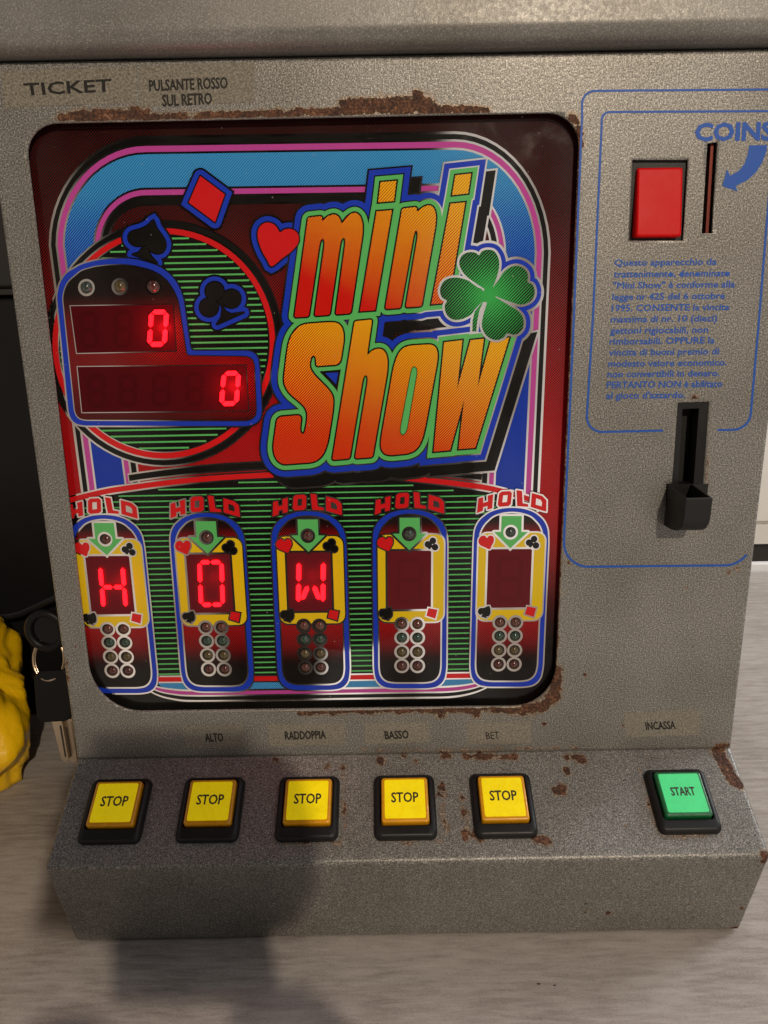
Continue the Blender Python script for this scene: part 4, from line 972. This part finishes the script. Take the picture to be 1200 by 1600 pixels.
# round-headed key standing in the lock
c = kp((72, 985), KY); pts = [c+np.array([.0112*math.cos(a_), 0, .0120*math.sin(a_)]) for a_ in np.linspace(0, 2*PI, 40)[:-1]]
kh = tube('inserted_key', pts, .0028, BK, closed=True); kchild(kh)
bm = bmesh.new(); bmesh.ops.create_cone(bm, cap_ends=True, segments=28, radius1=.0100, radius2=.0100, depth=.0024)
bmesh.ops.transform(bm, matrix=Matrix.Translation(Vector(c)+Vector((.003, 0, .001))) @ Matrix.Rotation(PI/2, 4, 'X'), verts=bm.verts)
o = from_bm('key_disc', bm, BK); kchild(o)
# split ring, seen nearly edge-on on both sides
rc = kp((76, 1030), KY+.002)
for off in (0, .0013):
    pts = [rc+np.array([.0102*math.cos(a_)+off*.4, off+.004*math.sin(a_), .0135*math.sin(a_)+.0006*off]) for a_ in np.linspace(0, 2*PI, 44)[:-1]]
    o = tube('ring', pts, .00072, RINGM, closed=True); kchild(o)
def key(px_head, tilt, y, nm):
    lo = rnd(px_head, 14, 4); A0 = [hity(p, y) for p in lo]; B0 = [p+np.array([0, -.0032, 0]) for p in A0]
    h_ = prism(nm, A0, B0, BK, None, True); bevel(h_, .0008, 2, 40); kchild(h_); return h_
k1 = key([(55, 1047), (112, 1043), (116, 1123), (61, 1126)], 0, KY+.001, 'key_head')
def blade(q, y, nm='key_blade'):
    A0 = [hity(p, y) for p in q]; B0 = [p+np.array([0, -.002, 0]) for p in A0]; o = prism(nm, A0, B0, KEYM, None, True); kchild(o); return o
blade([(82, 1122), (98, 1122), (109, 1184), (104, 1189), (98, 1184)], KY)
blade([(99, 1122), (114, 1121), (122, 1186), (116, 1189), (109, 1184)], KY+.004)
for q in ([(93, 1134), (95.5, 1134), (103.5, 1182), (101.5, 1183)], [(102, 1136), (104.5, 1136), (112, 1182), (110, 1183)]):
    A0 = [hity(p, KY-.0021) for p in q]; B0 = [p+np.array([0, -.0002, 0]) for p in A0]; kchild(prism('blade_groove', A0, B0, mat('groove_dark', (.02, .015, .01), .6), None, True))

# ------------------------------------------------------------------ things on the left: black cabinet, cable, dark bag, yellow bag
BOXM = mat('black_cabinet_plastic', (.007, .007, .0075), .42, spec=.25); worn(BOXM, 300, .35, .55, .0001)
BOXT = mat('dark_grey_cabinet', (.024, .023, .022), .45, spec=.3)
YB = float(hitz((97, 1128))[1])+.012
bx = empty('black_appliance', (-.45, YB+.1, 0), label='black cabinet appliance standing behind the left side of the machine', cat='appliance')
bpy.context.view_layer.update()
zc = float(hity((5, 452), YB)[2])
def bx_part(nm, a, b_, m, r=.003):
    bm = bmesh.new(); box_bm(bm, tuple(np.array(a)-np.array(bx.location)), tuple(np.array(b_)-np.array(bx.location))); o = from_bm(nm, bm, m, bx); bevel(o, r); return o
bx_part('lower_body', (-.80, YB, .0), (-.20, YB+.25, zc-.005), BOXM, .006)
bx_part('upper_body', (-.80, YB-.004, zc), (-.20, YB+.25, zc+.24), BOXT, .006)
bx_part('trim_strip', (-.80, YB-.007, zc-.005), (-.20, YB+.2, zc), BOXT, .001)
cab_pts = [hity(p, YB-.02) for p in [(-60, 950), (-20, 962), (20, 962), (50, 951), (78, 938), (110, 925), (150, 922)]]
cab_pts = [np.array(p) for p in cab_pts]
dense_c = [p for p in np.array(cat([tuple(p) for p in cab_pts], 5, False))] if False else cab_pts
P_ = np.array(cab_pts); tt = np.linspace(0, len(P_)-1, 40); sm_ = []
for a_ in tt:
    i = min(int(a_), len(P_)-2); s_ = a_-i; g_ = lambda k: P_[min(max(k, 0), len(P_)-1)]
    p0, p1, p2, p3 = g_(i-1), g_(i), g_(i+1), g_(i+2); sm_.append(.5*((2*p1)+(p2-p0)*s_+(2*p0-5*p1+4*p2-p3)*s_*s_+(3*p1-p0-3*p2+p3)*s_**3))
o = tube('power_cable', sm_, .0032, mat('black_rubber', (.012, .012, .013), .35)); setp(o, 'black power cable running behind the left edge of the machine', 'cable')

def crumple(name, center, rad, m, seed, amp=.1):
    from mathutils import noise as mn
    rn_ = np.random.RandomState(seed); bm = bmesh.new(); bmesh.ops.create_icosphere(bm, subdivisions=6, radius=1)
    A1 = Vector((.35, .2, .92)).normalized(); B1 = Vector((.8, -.5, -.2)).normalized(); C1 = A1.cross(B1)
    for v_ in bm.verts:
        d = Vector(v_.co).normalized(); q = Vector((d.dot(A1)*1.1, d.dot(B1)*3.4, d.dot(C1)*3.4))+Vector((seed, 0, 0))
        q2 = Vector((d.dot(C1)*1.5, d.dot(A1)*4.2, d.dot(B1)*1.5))+Vector((0, seed, 3))
        r1 = 1-abs(mn.noise(q))*2.4; r2 = 1-abs(mn.noise(q2))*2.4; r3 = 1-abs(mn.noise(q*2.6))*2.2
        r_ = 1+.14*mn.noise(d*1.5+Vector((seed, 2, 1)))+amp*1.25*(.8*r1+.5*r2+.24*r3-.6)
        v_.co = Vector((d.x*rad[0]*r_, d.y*rad[1]*r_, max(d.z*rad[2]*r_, -center[2]+.001)))
    o = from_bm(name, bm, m, None, True, center)
    return o
YBM = mat('yellow_plastic_film', lin((246, 198, 14)), .26, spec=.5, coat=.4, coat_r=.1)
t, b = nodes(YBM); g = N(t, 'ShaderNodeNewGeometry'); b.inputs['Transmission Weight'].default_value = .0; b.inputs['Subsurface Weight'].default_value = .2; b.inputs['Subsurface Radius'].default_value = (.01, .007, .001)
nn_ = noise(t, g.outputs['Position'], 60, 5, .6, .8)
bp = N(t, 'ShaderNodeBump'); bp.inputs['Distance'].default_value = .003; bp.inputs['Strength'].default_value = .4; t.links.new(math_(t, 'ABSOLUTE', math_(t, 'SUBTRACT', nn_, .5)), bp.inputs['Height']); t.links.new(bp.outputs[0], b.inputs['Normal'])
yb = crumple('plastic_bag', (-.416, .12, .066), (.098, .10, .118), YBM, 5); setp(yb, 'crumpled yellow plastic bag on the table at the left edge', 'bag')

# ------------------------------------------------------------------ the photographer, out of frame behind the camera: throws the shadow on the machine
CLO = mat('dark_clothes', (.035, .026, .022), .8); SKIN = mat('skin', (.42, .24, .17), .5)
PHM = mat('black_glass_phone', (.01, .01, .012), .2)
bm = bmesh.new(); box_bm(bm, (-.046, -.4335, .250), (.032, -.4255, .390)); ph = from_bm('phone', bm, PHM); bevel(ph, .003)
setp(ph, 'black phone held up in front of the machine', 'phone')
def skin(name, pts, edges, radii, m, parent=None, sub=1):
    me = bpy.data.meshes.new(name); me.from_pydata(pts, edges, []); o = link(name, me, m, parent)
    sk = o.modifiers.new('skin', 'SKIN'); sk.use_smooth_shade = True
    for i, r_ in enumerate(radii):
        me.skin_vertices[0].data[i].radius = (r_, r_) if not isinstance(r_, tuple) else r_
    me.skin_vertices[0].data[0].use_root = True
    ss = o.modifiers.new('sub', 'SUBSURF'); ss.levels = sub; ss.render_levels = sub
    return o
pts = [(-.10, -1.00, -.30), (-.10, -.98, -.05), (-.10, -.95, .16), (-.10, -.93, .27), (-.10, -.93, .36), (-.10, -.89, .43), (-.10, -.88, .53),
       (-.29, -.93, .22), (-.25, -.80, .03), (-.13, -.64, .11), (-.058, -.50, .215), (-.050, -.452, .265),
       (.09, -.93, .22), (.10, -.82, .04), (.055, -.64, .13), (.052, -.50, .248), (.034, -.456, .272)]
edges = [(0, 1), (1, 2), (2, 3), (3, 4), (4, 5), (5, 6), (2, 7), (7, 8), (8, 9), (9, 10), (10, 11), (2, 12), (12, 13), (13, 14), (14, 15), (15, 16)]
rad = [(.18, .13), (.17, .12), (.19, .12), .06, .055, .085, .075, .07, .055, .048, .034, .028, .07, .055, .050, .046, .032]
per = skin('person', pts, edges, rad, CLO, None, 2); setp(per, 'person in dark clothes holding a phone in both hands behind the camera', 'person')
for s_, wx in ((1, .034), (-1, -.050)):
    P0 = np.array((wx, -.452, .285)); hp = [P0, P0+np.array([-.006*s_*-1*0, .004, .03]), ]
    pt = [tuple(P0), tuple(P0+np.array([s_*.004, .002, .035]))]; ed_ = [(0, 1)]; rd = [.024, .026]
    for fz, ln in ((.02, .9), (.038, 1.), (.056, .95), (.072, .8)):
        b0 = len(pt); base = P0+np.array([s_*.008, .008, fz])
        pt += [tuple(base), tuple(base+np.array([s_*.010*ln, .012, .004])), tuple(base+np.array([-s_*.004, .0255, .006])), tuple(base+np.array([-s_*.026*ln, .0285, .006]))]
        ed_ += [(1, b0), (b0, b0+1), (b0+1, b0+2), (b0+2, b0+3)]; rd += [.010, .009, .008, .007]
    b0 = len(pt); base = P0+np.array([-s_*.004, .0, .03]); pt += [tuple(base), tuple(base+np.array([-s_*.016, .004, .03])), tuple(base+np.array([-s_*.022, .010, .055]))]; ed_ += [(0, b0), (b0, b0+1), (b0+1, b0+2)]; rd += [.012, .0095, .008]
    hd = skin('hand', pt, ed_, rd, SKIN, per, 1)
